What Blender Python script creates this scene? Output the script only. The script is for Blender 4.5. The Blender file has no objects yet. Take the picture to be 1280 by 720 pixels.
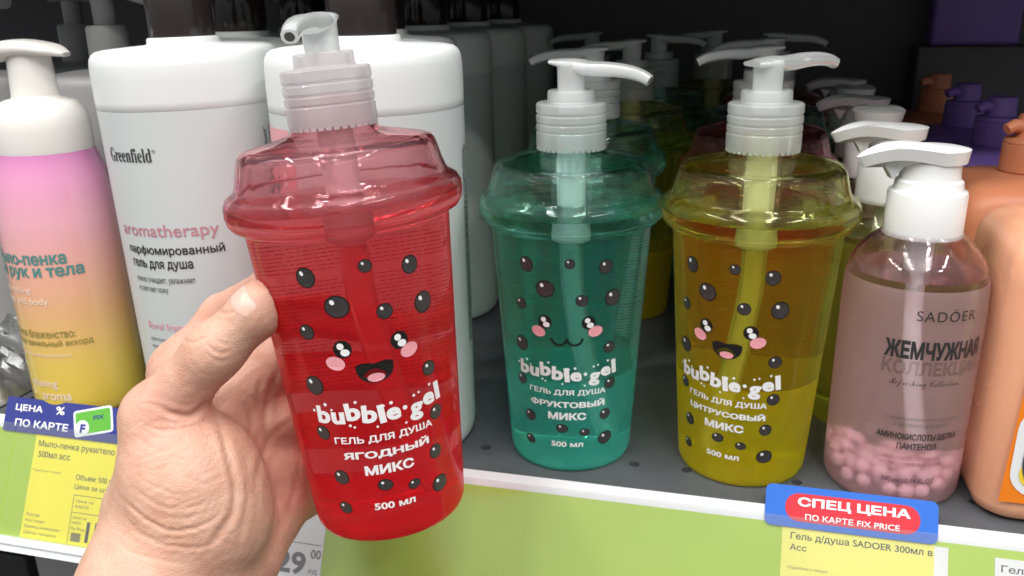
import bpy, bmesh, math, random
import numpy as np
from mathutils import Vector, Matrix
random.seed(4); np.random.seed(4)
R = math.radians
S = bpy.context.scene
COL = S.collection

# ------------------------------------------------------------------ camera
F_PX = 1050.0
CAM = np.array([.0652, -.3599, .2252])
def cam_axes(pitch, yaw, roll):
    f = np.array([-math.sin(yaw)*math.cos(pitch), math.cos(yaw)*math.cos(pitch), -math.sin(pitch)])
    r = np.array([math.cos(yaw), math.sin(yaw), 0.]); u = np.cross(r, f)
    return r*math.cos(roll)+u*math.sin(roll), -r*math.sin(roll)+u*math.cos(roll), f
AR, AU, AF = cam_axes(R(18.62), R(14.76), R(-1.21))
cd = bpy.data.cameras.new('camera'); cam = bpy.data.objects.new('camera', cd); COL.objects.link(cam)
cd.sensor_width = 36; cd.lens = 36*F_PX/1280; cd.clip_start = .02; cd.clip_end = 50
M3 = Matrix(((AR[0], AU[0], -AF[0]), (AR[1], AU[1], -AF[1]), (AR[2], AU[2], -AF[2])))
cam.matrix_world = Matrix.Translation(Vector(CAM)) @ M3.to_4x4()
cd.dof.use_dof = True; cd.dof.focus_distance = .325; cd.dof.aperture_fstop = cd.lens/1000/.0013
S.camera = cam

# ------------------------------------------------------------------ world, lamps, exposure
S.view_settings.view_transform = 'Standard'; S.view_settings.look = 'None'
S.view_settings.exposure = 0.17; S.view_settings.gamma = 1.0
S.cycles.use_denoising = True
try: S.cycles.denoiser = 'OPENIMAGEDENOISE'; S.cycles.denoising_input_passes = 'RGB_ALBEDO_NORMAL'
except Exception: pass
S.cycles.max_bounces = 24; S.cycles.transmission_bounces = 20; S.cycles.glossy_bounces = 8
S.cycles.diffuse_bounces = 4; S.cycles.transparent_max_bounces = 24; S.cycles.volume_bounces = 0
S.cycles.caustics_reflective = True; S.cycles.caustics_refractive = True
S.cycles.blur_glossy = 1.0; S.cycles.sample_clamp_indirect = 60.0
W = bpy.data.worlds.new('World'); S.world = W; W.use_nodes = True
wn = W.node_tree; bg = wn.nodes['Background']
tc = wn.nodes.new('ShaderNodeTexCoord'); sx = wn.nodes.new('ShaderNodeSeparateXYZ')
cr = wn.nodes.new('ShaderNodeValToRGB'); mp = wn.nodes.new('ShaderNodeMapRange')
mp.inputs[1].default_value = -1; mp.inputs[2].default_value = 1
wn.links.new(tc.outputs['Generated'], sx.inputs[0]); wn.links.new(sx.outputs['Z'], mp.inputs[0])
wn.links.new(mp.outputs[0], cr.inputs[0]); wn.links.new(cr.outputs[0], bg.inputs[0])
cr.color_ramp.elements[0].position = .1; cr.color_ramp.elements[0].color = (.17, .16, .15, 1)
cr.color_ramp.elements[1].position = .95; cr.color_ramp.elements[1].color = (1.25, 1.28, 1.32, 1)
e = cr.color_ramp.elements.new(.5); e.color = (.36, .36, .37, 1)
bg.inputs[1].default_value = .62

def lamp(name, loc, target, sx_, sy_, power, color=(1, .98, .95)):
    d = bpy.data.lights.new(name, 'AREA'); d.shape = 'RECTANGLE'; d.size = sx_; d.size_y = sy_
    d.energy = power; d.color = color
    o = bpy.data.objects.new(name, d); COL.objects.link(o); o.location = loc
    o.rotation_euler = (Vector(target)-Vector(loc)).to_track_quat('-Z', 'Y').to_euler()
    return o
for ix in range(4):                      # the shop's ceiling panels over the aisle
    for iy in range(4):
        x = -1.2+ix*.8; y = -.30-iy*.36
        lamp('ceiling_lamp', (x, y, 1.6), (x*.6, y*.6, 0), .22, .06, 3.8)

# ------------------------------------------------------------------ helpers
def tag(o, label=None, cat=None, group=None, kind=None):
    if label: o['label'] = label
    if cat: o['category'] = cat
    if group: o['group'] = group
    if kind: o['kind'] = kind
    return o
def thing(name, label, cat, loc=(0, 0, 0), rot=None, group=None):
    o = bpy.data.objects.new(name, None); o.empty_display_size = .02; COL.objects.link(o)
    o.location = loc
    if rot is not None: o.rotation_euler = rot
    return tag(o, label, cat, group)
def mesh_obj(name, verts, faces, mats, parent=None, smooth=True, midx=None, sharp=None):
    me = bpy.data.meshes.new(name); me.from_pydata([tuple(v) for v in verts], [], [tuple(f) for f in faces])
    if not isinstance(mats, (list, tuple)): mats = [mats]
    for m in mats: me.materials.append(m)
    if midx is not None: me.polygons.foreach_set('material_index', midx)
    me.validate(); me.update()
    if smooth:
        me.polygons.foreach_set('use_smooth', [True]*len(me.polygons))
        if sharp: me.set_sharp_from_angle(angle=R(sharp))
    o = bpy.data.objects.new(name, me); COL.objects.link(o)
    if parent: o.parent = parent
    return o
def copy_tree(o, parent=None):
    c = o.copy(); COL.objects.link(c)
    if parent: c.parent = parent
    for ch in list(o.children): copy_tree(ch, c)
    return c

class MB:
    """collects shapes into one mesh"""
    def __init__(s): s.v = []; s.f = []; s.m = []
    def add(s, v, f, m=0):
        b = len(s.v); s.v += [tuple(p) for p in v]; s.f += [tuple(i+b for i in q) for q in f]; s.m += [m]*len(f); return s
    def obj(s, name, mats, parent=None, smooth=True, sharp=None):
        return mesh_obj(name, s.v, s.f, mats, parent, smooth, s.m, sharp)
def lathe(prof, n=64, flip=False):
    v = []; f = []; rows = []
    for r, z in prof:
        if r < 1e-7: rows.append([len(v)]); v.append((0, 0, z))
        else:
            rows.append(list(range(len(v), len(v)+n)))
            v += [(r*math.sin(2*math.pi*k/n), -r*math.cos(2*math.pi*k/n), z) for k in range(n)]
    for a, b in zip(rows[:-1], rows[1:]):
        for k in range(n):
            k2 = (k+1) % n
            if len(a) == 1 and len(b) == 1: continue
            if len(a) == 1: q = (a[0], b[k2], b[k])
            elif len(b) == 1: q = (a[k], a[k2], b[0])
            else: q = (a[k], a[k2], b[k2], b[k])
            f.append(q[::-1] if flip else q)
    return v, f
def mm(p): return [(a/1000, b/1000) for a, b in p]
def smooth_prof(p, it=2):
    """corner-cutting of a profile; keeps end points"""
    for _ in range(it):
        q = [p[0]]
        for a, b in zip(p[:-1], p[1:]):
            q.append((a[0]*.75+b[0]*.25, a[1]*.75+b[1]*.25)); q.append((a[0]*.25+b[0]*.75, a[1]*.25+b[1]*.75))
        q.append(p[-1]); p = q
    return p
def box(x0, x1, y0, y1, z0, z1):
    v = [(x, y, z) for z in (z0, z1) for y in (y0, y1) for x in (x0, x1)]
    return v, [(0, 2, 3, 1), (4, 5, 7, 6), (0, 1, 5, 4), (2, 6, 7, 3), (0, 4, 6, 2), (1, 3, 7, 5)]
def rbox(x0, x1, y0, y1, z0, z1, b=.002, seg=3):
    bm = bmesh.new(); bmesh.ops.create_cube(bm, size=1)
    for v in bm.verts:
        v.co = ((x0+x1)/2+v.co.x*(x1-x0), (y0+y1)/2+v.co.y*(y1-y0), (z0+z1)/2+v.co.z*(z1-z0))
    bmesh.ops.bevel(bm, geom=bm.edges[:], offset=b, segments=seg, profile=.5, affect='EDGES')
    v = [tuple(p.co) for p in bm.verts]; bm.verts.index_update()
    f = [[p.index for p in q.verts] for q in bm.faces]; bm.free(); return v, f
def rrect_pts(hw, hd, r, n=6, p=None):
    o = []
    for cx, cy, a0 in ((hw-r, hd-r, 0), (-hw+r, hd-r, 90), (-hw+r, -hd+r, 180), (hw-r, -hd+r, 270)):
        for k in range(n+1):
            a = R(a0+90*k/n); o.append((cx+r*math.cos(a), cy+r*math.sin(a)))
    return o
def loft_rr(secs, n=6, close=True):
    v = []; f = []; N = 4*(n+1)
    for z, hw, hd, r in secs:
        v += [(x, y, z) for x, y in rrect_pts(hw, hd, min(r, hw*.999, hd*.999), n)]
    for s in range(len(secs)-1):
        for k in range(N):
            k2 = (k+1) % N; f.append((s*N+k, s*N+k2, (s+1)*N+k2, (s+1)*N+k))
    if close: f.append(tuple(range(N))[::-1]); f.append(tuple((len(secs)-1)*N+k for k in range(N)))
    return v, f
def tube(path, radii, up=(0, 0, 1), n=14, cap=True, power=2.0):
    """swept superellipse: radii = [(width, height)]"""
    P = [Vector(p) for p in path]; v = []; f = []
    for i, p in enumerate(P):
        t = (P[min(i+1, len(P)-1)]-P[max(i-1, 0)]).normalized()
        sd = t.cross(Vector(up)).normalized(); u = sd.cross(t).normalized()
        a, b = radii[i]
        for k in range(n):
            th = 2*math.pi*k/n; c, s = math.cos(th), math.sin(th)
            c = math.copysign(abs(c)**(2/power), c); s = math.copysign(abs(s)**(2/power), s)
            v.append(tuple(p+sd*a*c+u*b*s))
    for i in range(len(P)-1):
        for k in range(n):
            k2 = (k+1) % n; f.append((i*n+k, i*n+k2, (i+1)*n+k2, (i+1)*n+k))
    if cap: f.append(tuple(range(n))[::-1]); f.append(tuple((len(P)-1)*n+k for k in range(n)))
    return v, f
def spline(pts, m=8):
    P = [np.array(p, float) for p in pts]; P = [2*P[0]-P[1]]+P+[2*P[-1]-P[-2]]; o = []
    for i in range(1, len(P)-2):
        for k in range(m):
            t = k/m; a, b, c, d = P[i-1:i+3]
            o.append(.5*((2*b)+(-a+c)*t+(2*a-5*b+4*c-d)*t*t+(-a+3*b-3*c+d)*t**3))
    o.append(P[-2]); return o
# ---- text: flat outlines fitted into a box, in metres
from mathutils.geometry import delaunay_2d_cdt
def text2d(s, w=None, h=None, bold=0., spacing=1., outline=False, res=4):
    """flat letters filled by winding number; bold pushes the outlines out, outline keeps only a line along them"""
    c = bpy.data.curves.new('t', 'FONT'); c.body = s; c.size = 1; c.space_character = spacing
    o = bpy.data.objects.new('t', c); COL.objects.link(o); bpy.context.view_layer.update()
    cu = o.to_curve(bpy.context.evaluated_depsgraph_get()); loops = []
    for sp in cu.splines:
        P = []
        bp = sp.bezier_points
        for i in range(len(bp)):
            p0, p1 = bp[i], bp[(i+1) % len(bp)]; a, b_, c_, d = (np.array(q[:2]) for q in (p0.co, p0.handle_right, p1.handle_left, p1.co))
            if np.linalg.norm(d-a) < 1e-6: continue
            ln = abs((b_-a)[0]*(d-a)[1]-(b_-a)[1]*(d-a)[0])+abs((c_-a)[0]*(d-a)[1]-(c_-a)[1]*(d-a)[0])
            m = 1 if ln < 1e-6 else res
            P += [(1-t)**3*a+3*t*(1-t)**2*b_+3*t*t*(1-t)*c_+t**3*d for t in [k/m for k in range(m)]]
        if len(P) > 2: loops.append(np.array(P))
    o.to_curve_clear(); bpy.data.objects.remove(o); bpy.data.curves.remove(c)
    if not loops: return np.zeros((0, 2)), []
    ar = [.5*np.sum(L[:, 0]*np.roll(L[:, 1], -1)-np.roll(L[:, 0], -1)*L[:, 1]) for L in loops]
    bb = [(L.min(0), L.max(0)) for L in loops]; fl = []
    for i in range(len(loops)):              # turn each glyph so that its outer contour runs anticlockwise
        j = max((k for k in range(len(loops)) if (bb[k][0] <= bb[i][0]+1e-6).all() and (bb[k][1] >= bb[i][1]-1e-6).all()), key=lambda k: abs(ar[k]))
        fl.append(ar[j] < 0)
    loops = [L[::-1] if f else L for L, f in zip(loops, fl)]
    def push(L, d):
        if not d: return L
        e0 = L-np.roll(L, 1, 0); e1 = np.roll(L, -1, 0)-L
        n0 = np.stack([e0[:, 1], -e0[:, 0]], 1); n1 = np.stack([e1[:, 1], -e1[:, 0]], 1)
        n0 /= np.maximum(np.linalg.norm(n0, axis=1, keepdims=True), 1e-9); n1 /= np.maximum(np.linalg.norm(n1, axis=1, keepdims=True), 1e-9)
        m = n0+n1; q = np.maximum((m*m).sum(1, keepdims=True)/2, .5); return L+m/q*d
    A = [push(L, outline or bold) for L in loops]; B = [push(L, -outline) for L in loops] if outline else []
    V = []; E = []
    for L in A+B:
        k = len(V); V += [Vector((float(p[0]), float(p[1]))) for p in L]; E += [(k+i, k+(i+1) % len(L)) for i in range(len(L))]
    vo, eo, fo, _, _, _ = delaunay_2d_cdt(V, E, [], 0, 1e-6)
    vv = np.array([(p[0], p[1]) for p in vo]); ff = np.array([f for f in fo if len(f) == 3]); ce = vv[ff].mean(1)
    def winding(Ls):
        wn_ = np.zeros(len(ce))
        for L in Ls:
            p = L; q = np.roll(L, -1, 0); y = ce[:, 1:2]; x = ce[:, 0:1]
            up = (p[:, 1] <= y) & (q[:, 1] > y); dn = (p[:, 1] > y) & (q[:, 1] <= y)
            sd = (q[:, 0]-p[:, 0])*(y-p[:, 1])-(x-p[:, 0])*(q[:, 1]-p[:, 1])
            wn_ += (up & (sd > 0)).sum(1)-(dn & (sd < 0)).sum(1)
        return wn_
    keep = winding(A) > 0
    if outline: keep &= winding(B) <= 0
    ff = ff[keep]; used = np.unique(ff); mp_ = np.zeros(len(vv), int); mp_[used] = np.arange(len(used)); v = vv[used]; f = [tuple(q) for q in mp_[ff]]
    lo, hi = v.min(0), v.max(0); v = v-(lo+hi)/2
    sx = w/(hi-lo)[0] if w else None; sy = h/(hi-lo)[1] if h else None
    sx = sx or sy; sy = sy or sx
    return v*np.array([sx, sy]), f
def ell2d(cx, cy, a, b, rot=0, n=24):
    v = [(cx+a*math.cos(t)*math.cos(rot)-b*math.sin(t)*math.sin(rot), cy+a*math.cos(t)*math.sin(rot)+b*math.sin(t)*math.cos(rot))
         for t in [2*math.pi*k/n for k in range(n)]]
    return np.array(v), [tuple(range(n))]
def rect2d(x0, x1, y0, y1, nx=1):
    v = []; f = []
    for i in range(nx+1):
        x = x0+(x1-x0)*i/nx; v += [(x, y0), (x, y1)]
    for i in range(nx): f.append((2*i, 2*i+2, 2*i+3, 2*i+1))
    return np.array(v), f
def path2d(pts, w):
    P = np.array(pts, float); v = []; f = []
    for i, p in enumerate(P):
        t = P[min(i+1, len(P)-1)]-P[max(i-1, 0)]; t /= np.linalg.norm(t); nrm = np.array([-t[1], t[0]])
        v += [p+nrm*w/2, p-nrm*w/2]
    for i in range(len(P)-1): f.append((2*i, 2*i+1, 2*i+3, 2*i+2))
    return np.array(v), f
def dashes(x0, x1, y, h, seed=0, nx=None):
    """a line of print too small to read, as broken strokes"""
    rnd = random.Random(seed); out = []; x = x0
    while x < x1:
        w = h*rnd.uniform(1.2, 4.5); out.append(rect2d(x, min(x+w, x1), y-h/2*rnd.uniform(.7, 1), y+h/2*rnd.uniform(.6, 1), 2)); x += w+h*.8
    return out
def wrap(v2, rad, th0=0., z0=0., off=.0003):
    """wrap flat print (x, y) on an upright surface of revolution; rad(z) gives its radius"""
    o = []
    for x, y in v2:
        z = z0+y; r = rad(z); th = th0+x/r; r += off
        o.append((r*math.sin(th), -r*math.cos(th), z))
    return o

# ------------------------------------------------------------------ materials
def new_mat(name):
    m = bpy.data.materials.new(name); m.use_nodes = True; return m, m.node_tree, m.node_tree.nodes['Principled BSDF']
def pmat(name, col, rough=.45, spec=.5, coat=0., metal=0., vary=0., scale=60., bump=0., bscale=400., emis=None, sss=0., trans=0., ior=1.45):
    m, nt, b = new_mat(name); b.inputs['Base Color'].default_value = (*col, 1); b.inputs['Roughness'].default_value = rough
    b.inputs['Specular IOR Level'].default_value = spec; b.inputs['Metallic'].default_value = metal
    b.inputs['Coat Weight'].default_value = coat; b.inputs['Coat Roughness'].default_value = .08
    b.inputs['IOR'].default_value = ior
    if sss: b.inputs['Subsurface Weight'].default_value = sss; b.inputs['Subsurface Radius'].default_value = (.01, .006, .004); b.inputs['Subsurface Scale'].default_value = .4
    if trans: b.inputs['Transmission Weight'].default_value = trans
    t = nt.nodes.new('ShaderNodeTexCoord')
    if vary:
        nz = nt.nodes.new('ShaderNodeTexNoise'); nz.inputs['Scale'].default_value = scale; nz.inputs['Detail'].default_value = 6
        nt.links.new(t.outputs['Object'], nz.inputs['Vector'])
        mx = nt.nodes.new('ShaderNodeMix'); mx.data_type = 'RGBA'
        mx.inputs['A'].default_value = (*[c*(1-vary) for c in col], 1); mx.inputs['B'].default_value = (*[min(1, c*(1+vary)) for c in col], 1)
        nt.links.new(nz.outputs['Fac'], mx.inputs['Factor']); nt.links.new(mx.outputs['Result'], b.inputs['Base Color'])
        mr = nt.nodes.new('ShaderNodeMapRange'); mr.inputs[3].default_value = max(.02, rough-.08); mr.inputs[4].default_value = min(1, rough+.1)
        nt.links.new(nz.outputs['Fac'], mr.inputs[0]); nt.links.new(mr.outputs[0], b.inputs['Roughness'])
    if bump:
        n2 = nt.nodes.new('ShaderNodeTexNoise'); n2.inputs['Scale'].default_value = bscale; n2.inputs['Detail'].default_value = 4
        nt.links.new(t.outputs['Object'], n2.inputs['Vector'])
        bp = nt.nodes.new('ShaderNodeBump'); bp.inputs['Strength'].default_value = bump; bp.inputs['Distance'].default_value = .001
        nt.links.new(n2.outputs['Fac'], bp.inputs['Height']); nt.links.new(bp.outputs[0], b.inputs['Normal'])
    return m
def glass_liquid(name, tint, vol, dens, ior=1.38, milky=0., milkcol=(1, 1, 1), clear=.0, fill=.129, base_glow=None, wavy=.07, rough=.0):
    """clear moulded plastic filled with coloured gel: refraction, gloss and absorption"""
    m, nt, b = new_mat(name); nt.nodes.remove(b); out = nt.nodes['Material Output']
    g = nt.nodes.new('ShaderNodeBsdfGlass'); g.inputs['Color'].default_value = (*tint, 1); g.inputs['IOR'].default_value = ior; g.inputs['Roughness'].default_value = rough
    t = nt.nodes.new('ShaderNodeTexCoord'); nz = nt.nodes.new('ShaderNodeTexNoise'); nz.inputs['Scale'].default_value = 45; nz.inputs['Detail'].default_value = 1
    nt.links.new(t.outputs['Object'], nz.inputs['Vector'])
    bp = nt.nodes.new('ShaderNodeBump'); bp.inputs['Strength'].default_value = wavy; bp.inputs['Distance'].default_value = .002
    nt.links.new(nz.outputs['Fac'], bp.inputs['Height']); nt.links.new(bp.outputs[0], g.inputs['Normal'])
    sh = g
    if clear:
        tr = nt.nodes.new('ShaderNodeBsdfTransparent'); tr.inputs[0].default_value = (*tint, 1)
        mx = nt.nodes.new('ShaderNodeMixShader'); mx.inputs[0].default_value = clear
        nt.links.new(sh.outputs[0], mx.inputs[1]); nt.links.new(tr.outputs[0], mx.inputs[2]); sh = mx
    if milky:
        df = nt.nodes.new('ShaderNodeBsdfTranslucent'); df.inputs[0].default_value = (*milkcol, 1)
        d2 = nt.nodes.new('ShaderNodeBsdfDiffuse'); d2.inputs[0].default_value = (*milkcol, 1)
        m0 = nt.nodes.new('ShaderNodeMixShader'); m0.inputs[0].default_value = .5
        nt.links.new(df.outputs[0], m0.inputs[1]); nt.links.new(d2.outputs[0], m0.inputs[2])
        mx = nt.nodes.new('ShaderNodeMixShader')
        sz = nt.nodes.new('ShaderNodeSeparateXYZ'); nt.links.new(t.outputs['Object'], sz.inputs[0])      # the gel is faintly cloudy, the empty shell above it is not
        lt = nt.nodes.new('ShaderNodeMath'); lt.operation = 'LESS_THAN'; lt.inputs[1].default_value = fill; nt.links.new(sz.outputs['Z'], lt.inputs[0])
        mu = nt.nodes.new('ShaderNodeMath'); mu.operation = 'MULTIPLY'; mu.inputs[1].default_value = milky; nt.links.new(lt.outputs[0], mu.inputs[0]); 
        if base_glow:                           # extra diffuse colour low down stands in for the refracted glow
            l2 = nt.nodes.new('ShaderNodeMath'); l2.operation = 'LESS_THAN'; l2.inputs[1].default_value = base_glow[0]; nt.links.new(sz.outputs['Z'], l2.inputs[0])
            m5 = nt.nodes.new('ShaderNodeMath'); m5.operation = 'MULTIPLY_ADD'; m5.inputs[1].default_value = base_glow[1]; nt.links.new(l2.outputs[0], m5.inputs[0]); nt.links.new(mu.outputs[0], m5.inputs[2]); nt.links.new(m5.outputs[0], mx.inputs[0])
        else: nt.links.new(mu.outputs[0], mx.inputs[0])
        nt.links.new(sh.outputs[0], mx.inputs[1]); nt.links.new(m0.outputs[0], mx.inputs[2]); sh = mx
    nt.links.new(sh.outputs[0], out.inputs['Surface'])
    va = nt.nodes.new('ShaderNodeVolumeAbsorption'); va.inputs['Color'].default_value = (*vol, 1); va.inputs['Density'].default_value = dens
    nt.links.new(va.outputs[0], out.inputs['Volume'])
    return m
def frosted(name, col=(.8, .82, .82), clear=.3, rough=.25, transl=.5):
    """milky polypropylene"""
    m, nt, b = new_mat(name); out = nt.nodes['Material Output']
    b.inputs['Base Color'].default_value = (*col, 1); b.inputs['Roughness'].default_value = rough
    tl = nt.nodes.new('ShaderNodeBsdfTranslucent'); tl.inputs[0].default_value = (*col, 1)
    m1 = nt.nodes.new('ShaderNodeMixShader'); m1.inputs[0].default_value = transl
    nt.links.new(b.outputs[0], m1.inputs[1]); nt.links.new(tl.outputs[0], m1.inputs[2])
    tr = nt.nodes.new('ShaderNodeBsdfTransparent'); tr.inputs[0].default_value = (.97, .98, .98, 1)
    m2 = nt.nodes.new('ShaderNodeMixShader'); m2.inputs[0].default_value = clear
    nt.links.new(m1.outputs[0], m2.inputs[1]); nt.links.new(tr.outputs[0], m2.inputs[2])
    gl = nt.nodes.new('ShaderNodeBsdfGlossy'); gl.inputs['Roughness'].default_value = .12
    fr = nt.nodes.new('ShaderNodeFresnel'); fr.inputs[0].default_value = 1.4
    m3 = nt.nodes.new('ShaderNodeMixShader'); ml = nt.nodes.new('ShaderNodeMath'); ml.operation = 'MULTIPLY'; ml.inputs[1].default_value = .45; nt.links.new(fr.outputs[0], ml.inputs[0]); nt.links.new(ml.outputs[0], m3.inputs[0])
    nt.links.new(m2.outputs[0], m3.inputs[1]); nt.links.new(gl.outputs[0], m3.inputs[2])
    nt.links.new(m3.outputs[0], out.inputs['Surface'])
    return m
WHITE = pmat('white_plastic', (.78, .79, .78), .2, vary=.03, scale=30)
BODYW = pmat('white_bottle', (.71, .73, .72), .38, vary=.03, scale=12)
LABELW = pmat('white_label', (.56, .59, .59), .42, vary=.03, scale=15)
BLACKP = pmat('black_plastic', (.02, .016, .015), .14, vary=.2)
INK = pmat('black_ink', (.03, .03, .033), .35)
INKSOFT = pmat('grey_ink', (.10, .10, .105), .5)
DOT = pmat('printed_dark_dot', (.045, .04, .04), .3, vary=.3, scale=300)
DOTRIM = pmat('printed_dot_outline', (.012, .01, .01), .35)
PRINTW = pmat('printed_white', (.86, .86, .86), .45)
PRINTPINK = pmat('printed_pink', (.85, .36, .40), .45)
FROST = frosted('frosted_plastic', (.92, .94, .94), .60)
FROSTHEAD = frosted('frosted_pump', (.93, .95, .95), .30, .2, .45)
FROSTPINK = frosted('frosted_plastic_rosy', (.96, .92, .93), .52)

# ------------------------------------------------------------------ the setting
BOARD = pmat('grey_shelf_paint', (.078, .085, .092), .45, vary=.28, scale=45, bump=.25, bscale=1100)
LIP = pmat('white_rail_plastic', (.74, .76, .78), .3, vary=.03)
DARK = pmat('dark_panel', (.10, .10, .105), .6, vary=.2)
def structure(o, label=None): return tag(o, label, None, None, 'structure')
shelf = MB().add(*rbox(-1.0, .9, 0, .50, -.022, 0, .0012)).obj('shelf_board', BOARD, sharp=40)
structure(shelf)
cut = MB()
for k in range(-14, 14):
    v, f = lathe([(0, -.03), (.0026, -.03), (.0026, .01), (0, .01)], 20)
    cut.add([(a+.0008+k*.0265, b+.0235, c) for a, b, c in v], f)
co = cut.obj('cutter', BOARD, smooth=False)
bo = shelf.modifiers.new('holes', 'BOOLEAN'); bo.operation = 'DIFFERENCE'; bo.object = co; bo.solver = 'EXACT'
bpy.context.view_layer.update()
me2 = bpy.data.meshes.new_from_object(shelf.evaluated_get(bpy.context.evaluated_depsgraph_get()))
shelf.modifiers.clear(); shelf.data = me2; me2.polygons.foreach_set('use_smooth', [False]*len(me2.polygons)); bpy.data.objects.remove(co)
structure(MB().add(*box(-1.0, .9, .503, .52, -.5, .8)).obj('back_panel', DARK, smooth=False))
structure(MB().add(*rbox(-1.0, .9, .040, .50, .295, .317, .0015)).obj('upper_shelf', BOARD, sharp=40))
structure(MB().add(*rbox(-1.0, .9, .06, .50, -.302, -.28, .0015)).obj('lower_shelf', BOARD, sharp=40))

# price rail: a sloping channel along the shelf edge
RA = R(27); RD = np.array([0, -math.sin(RA), -math.cos(RA)]); RN = np.array([0, -math.cos(RA), math.sin(RA)]); RP = np.array([0, -.004, -.006])
def rail(x, s, off=0.):                  # millimetres along the rail, down its face, out from it
    p = RP+RD*s/1000+RN*off/1000; return (x/1000, p[1], p[2])
def rail_slab(x0, x1, s0, s1, o0, o1, b=0):
    v = [rail(x, s, o) for s in (s0, s1) for o in (o0, o1) for x in (x0, x1)]
    return v, [(0, 2, 3, 1), (4, 5, 7, 6), (0, 1, 5, 4), (2, 6, 7, 3), (0, 4, 6, 2), (1, 3, 7, 5)]
def mat_green():
    m, nt, b = new_mat('lime_green_insert'); b.inputs['Roughness'].default_value = .5
    t = nt.nodes.new('ShaderNodeTexCoord'); nz = nt.nodes.new('ShaderNodeTexNoise'); nz.inputs['Scale'].default_value = 9; nz.inputs['Detail'].default_value = 5
    c = nt.nodes.new('ShaderNodeValToRGB'); c.color_ramp.elements[0].color = (.33, .50, .02, 1); c.color_ramp.elements[1].color = (.42, .60, .045, 1)
    c.color_ramp.elements[0].position = .3; c.color_ramp.elements[1].position = .7
    nt.links.new(t.outputs['Object'], nz.inputs['Vector']); nt.links.new(nz.outputs['Fac'], c.inputs[0]); nt.links.new(c.outputs[0], b.inputs['Base Color'])
    return m
GREEN = mat_green()
def clear_film(name, gloss=.10, white=.03):
    m, nt, b = new_mat(name); nt.nodes.remove(b); out = nt.nodes['Material Output']
    tr = nt.nodes.new('ShaderNodeBsdfTransparent'); df = nt.nodes.new('ShaderNodeBsdfDiffuse'); df.inputs[0].default_value = (.8, .82, .84, 1)
    gl = nt.nodes.new('ShaderNodeBsdfGlossy'); gl.inputs['Roughness'].default_value = .15
    a = nt.nodes.new('ShaderNodeMixShader'); a.inputs[0].default_value = white
    nt.links.new(tr.outputs[0], a.inputs[1]); nt.links.new(df.outputs[0], a.inputs[2])
    c = nt.nodes.new('ShaderNodeMixShader'); c.inputs[0].default_value = gloss
    nt.links.new(a.outputs[0], c.inputs[1]); nt.links.new(gl.outputs[0], c.inputs[2]); nt.links.new(c.outputs[0], out.inputs['Surface'])
    return m
FILM = clear_film('clear_rail_cover')
pr = thing('price_rail', 'white plastic price rail with lime green insert along the grey shelf edge', 'price rail')
mb = MB().add(*rail_slab(-1000, 900, -7.4, -.01, -1.5, .0))
mb.obj('top_lip', LIP, pr, smooth=False)
MB().add(*rail_slab(-1000, 900, 0, 60.5, -1.5, 0)).obj('green_insert', GREEN, pr, smooth=False)
mb = MB(); mb.add(*rail_slab(-1000, 900, 60.5, 64.5, -1.5, 3.2)); mb.add(*rail_slab(-1000, 900, 64.5, 69, -1.5, 1.8))
mb.obj('bottom_lip', LIP, pr, smooth=False)
for x0, x1 in ((-1000, -331.2), (-330.6, 268.7), (269.3, 900)): MB().add(*rail_slab(x0, x1, -3.6, 60.4, 2.2, 2.7)).obj('clear_cover', FILM, pr, smooth=False)

# ---- price tags
YEL = pmat('yellow_paper', (.84, .78, .03), .6, vary=.03, scale=80); YELP = pmat('pale_yellow_paper', (.82, .79, .17), .6, vary=.03, scale=80)
PAPER = pmat('white_paper', (.78, .79, .80), .6, vary=.03, scale=80)
BLUE = pmat('navy_card', (.035, .045, .23), .4, vary=.06); BLUE2 = pmat('blue_card', (.035, .15, .58), .35, vary=.05)
REDC = pmat('red_pill', (.62, .035, .05), .4); CARDG = pmat('green_card', (.12, .42, .05), .4); CARDW = pmat('card_white', (.75, .78, .82), .5)
TXT = pmat('tag_ink', (.05, .05, .045), .6); TXTS = pmat('tag_ink_pale', (.20, .19, .07), .6)
def rail_put(mb, shape, x, s, off, m=0, rot=0):
    """flat shape in millimetres (y up) placed on the rail face"""
    v, f = shape; c, sn = math.cos(rot), math.sin(rot)
    mb.add([rail(x+(a*c-b*sn), s-(a*sn+b*c), off) for a, b in v], f, m)
def T(s, w=None, h=None, bold=.012, **k): return text2d(s, w, h, bold, **k)
def rr2d(x0, x1, y0, y1, r, n=6):
    p = rrect_pts((x1-x0)/2, (y1-y0)/2, r, n); return np.array([(a+(x0+x1)/2, b+(y0+y1)/2) for a, b in p]), [tuple(range(len(p)))]
def put_left(mb, s, x, sy, h, w=None, m=0, bold=.012):
    v, f = text2d(s, w, h, bold)
    if len(v): v = v-np.array([v[:, 0].min(), 0]); rail_put(mb, (v, f), x, sy, .25, m)
def card_slab(x0, x1, s0, s1, r, o0, o1):
    v2, _ = rr2d(x0, x1, -s1, -s0, r); n = len(v2)
    v = [rail(a, -b, o0) for a, b in v2]+[rail(a, -b, o1) for a, b in v2]
    f = [tuple(range(n))[::-1], tuple(range(n, 2*n))]+[(k, (k+1) % n, n+(k+1) % n, n+k) for k in range(n)]
    return v, f
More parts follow.
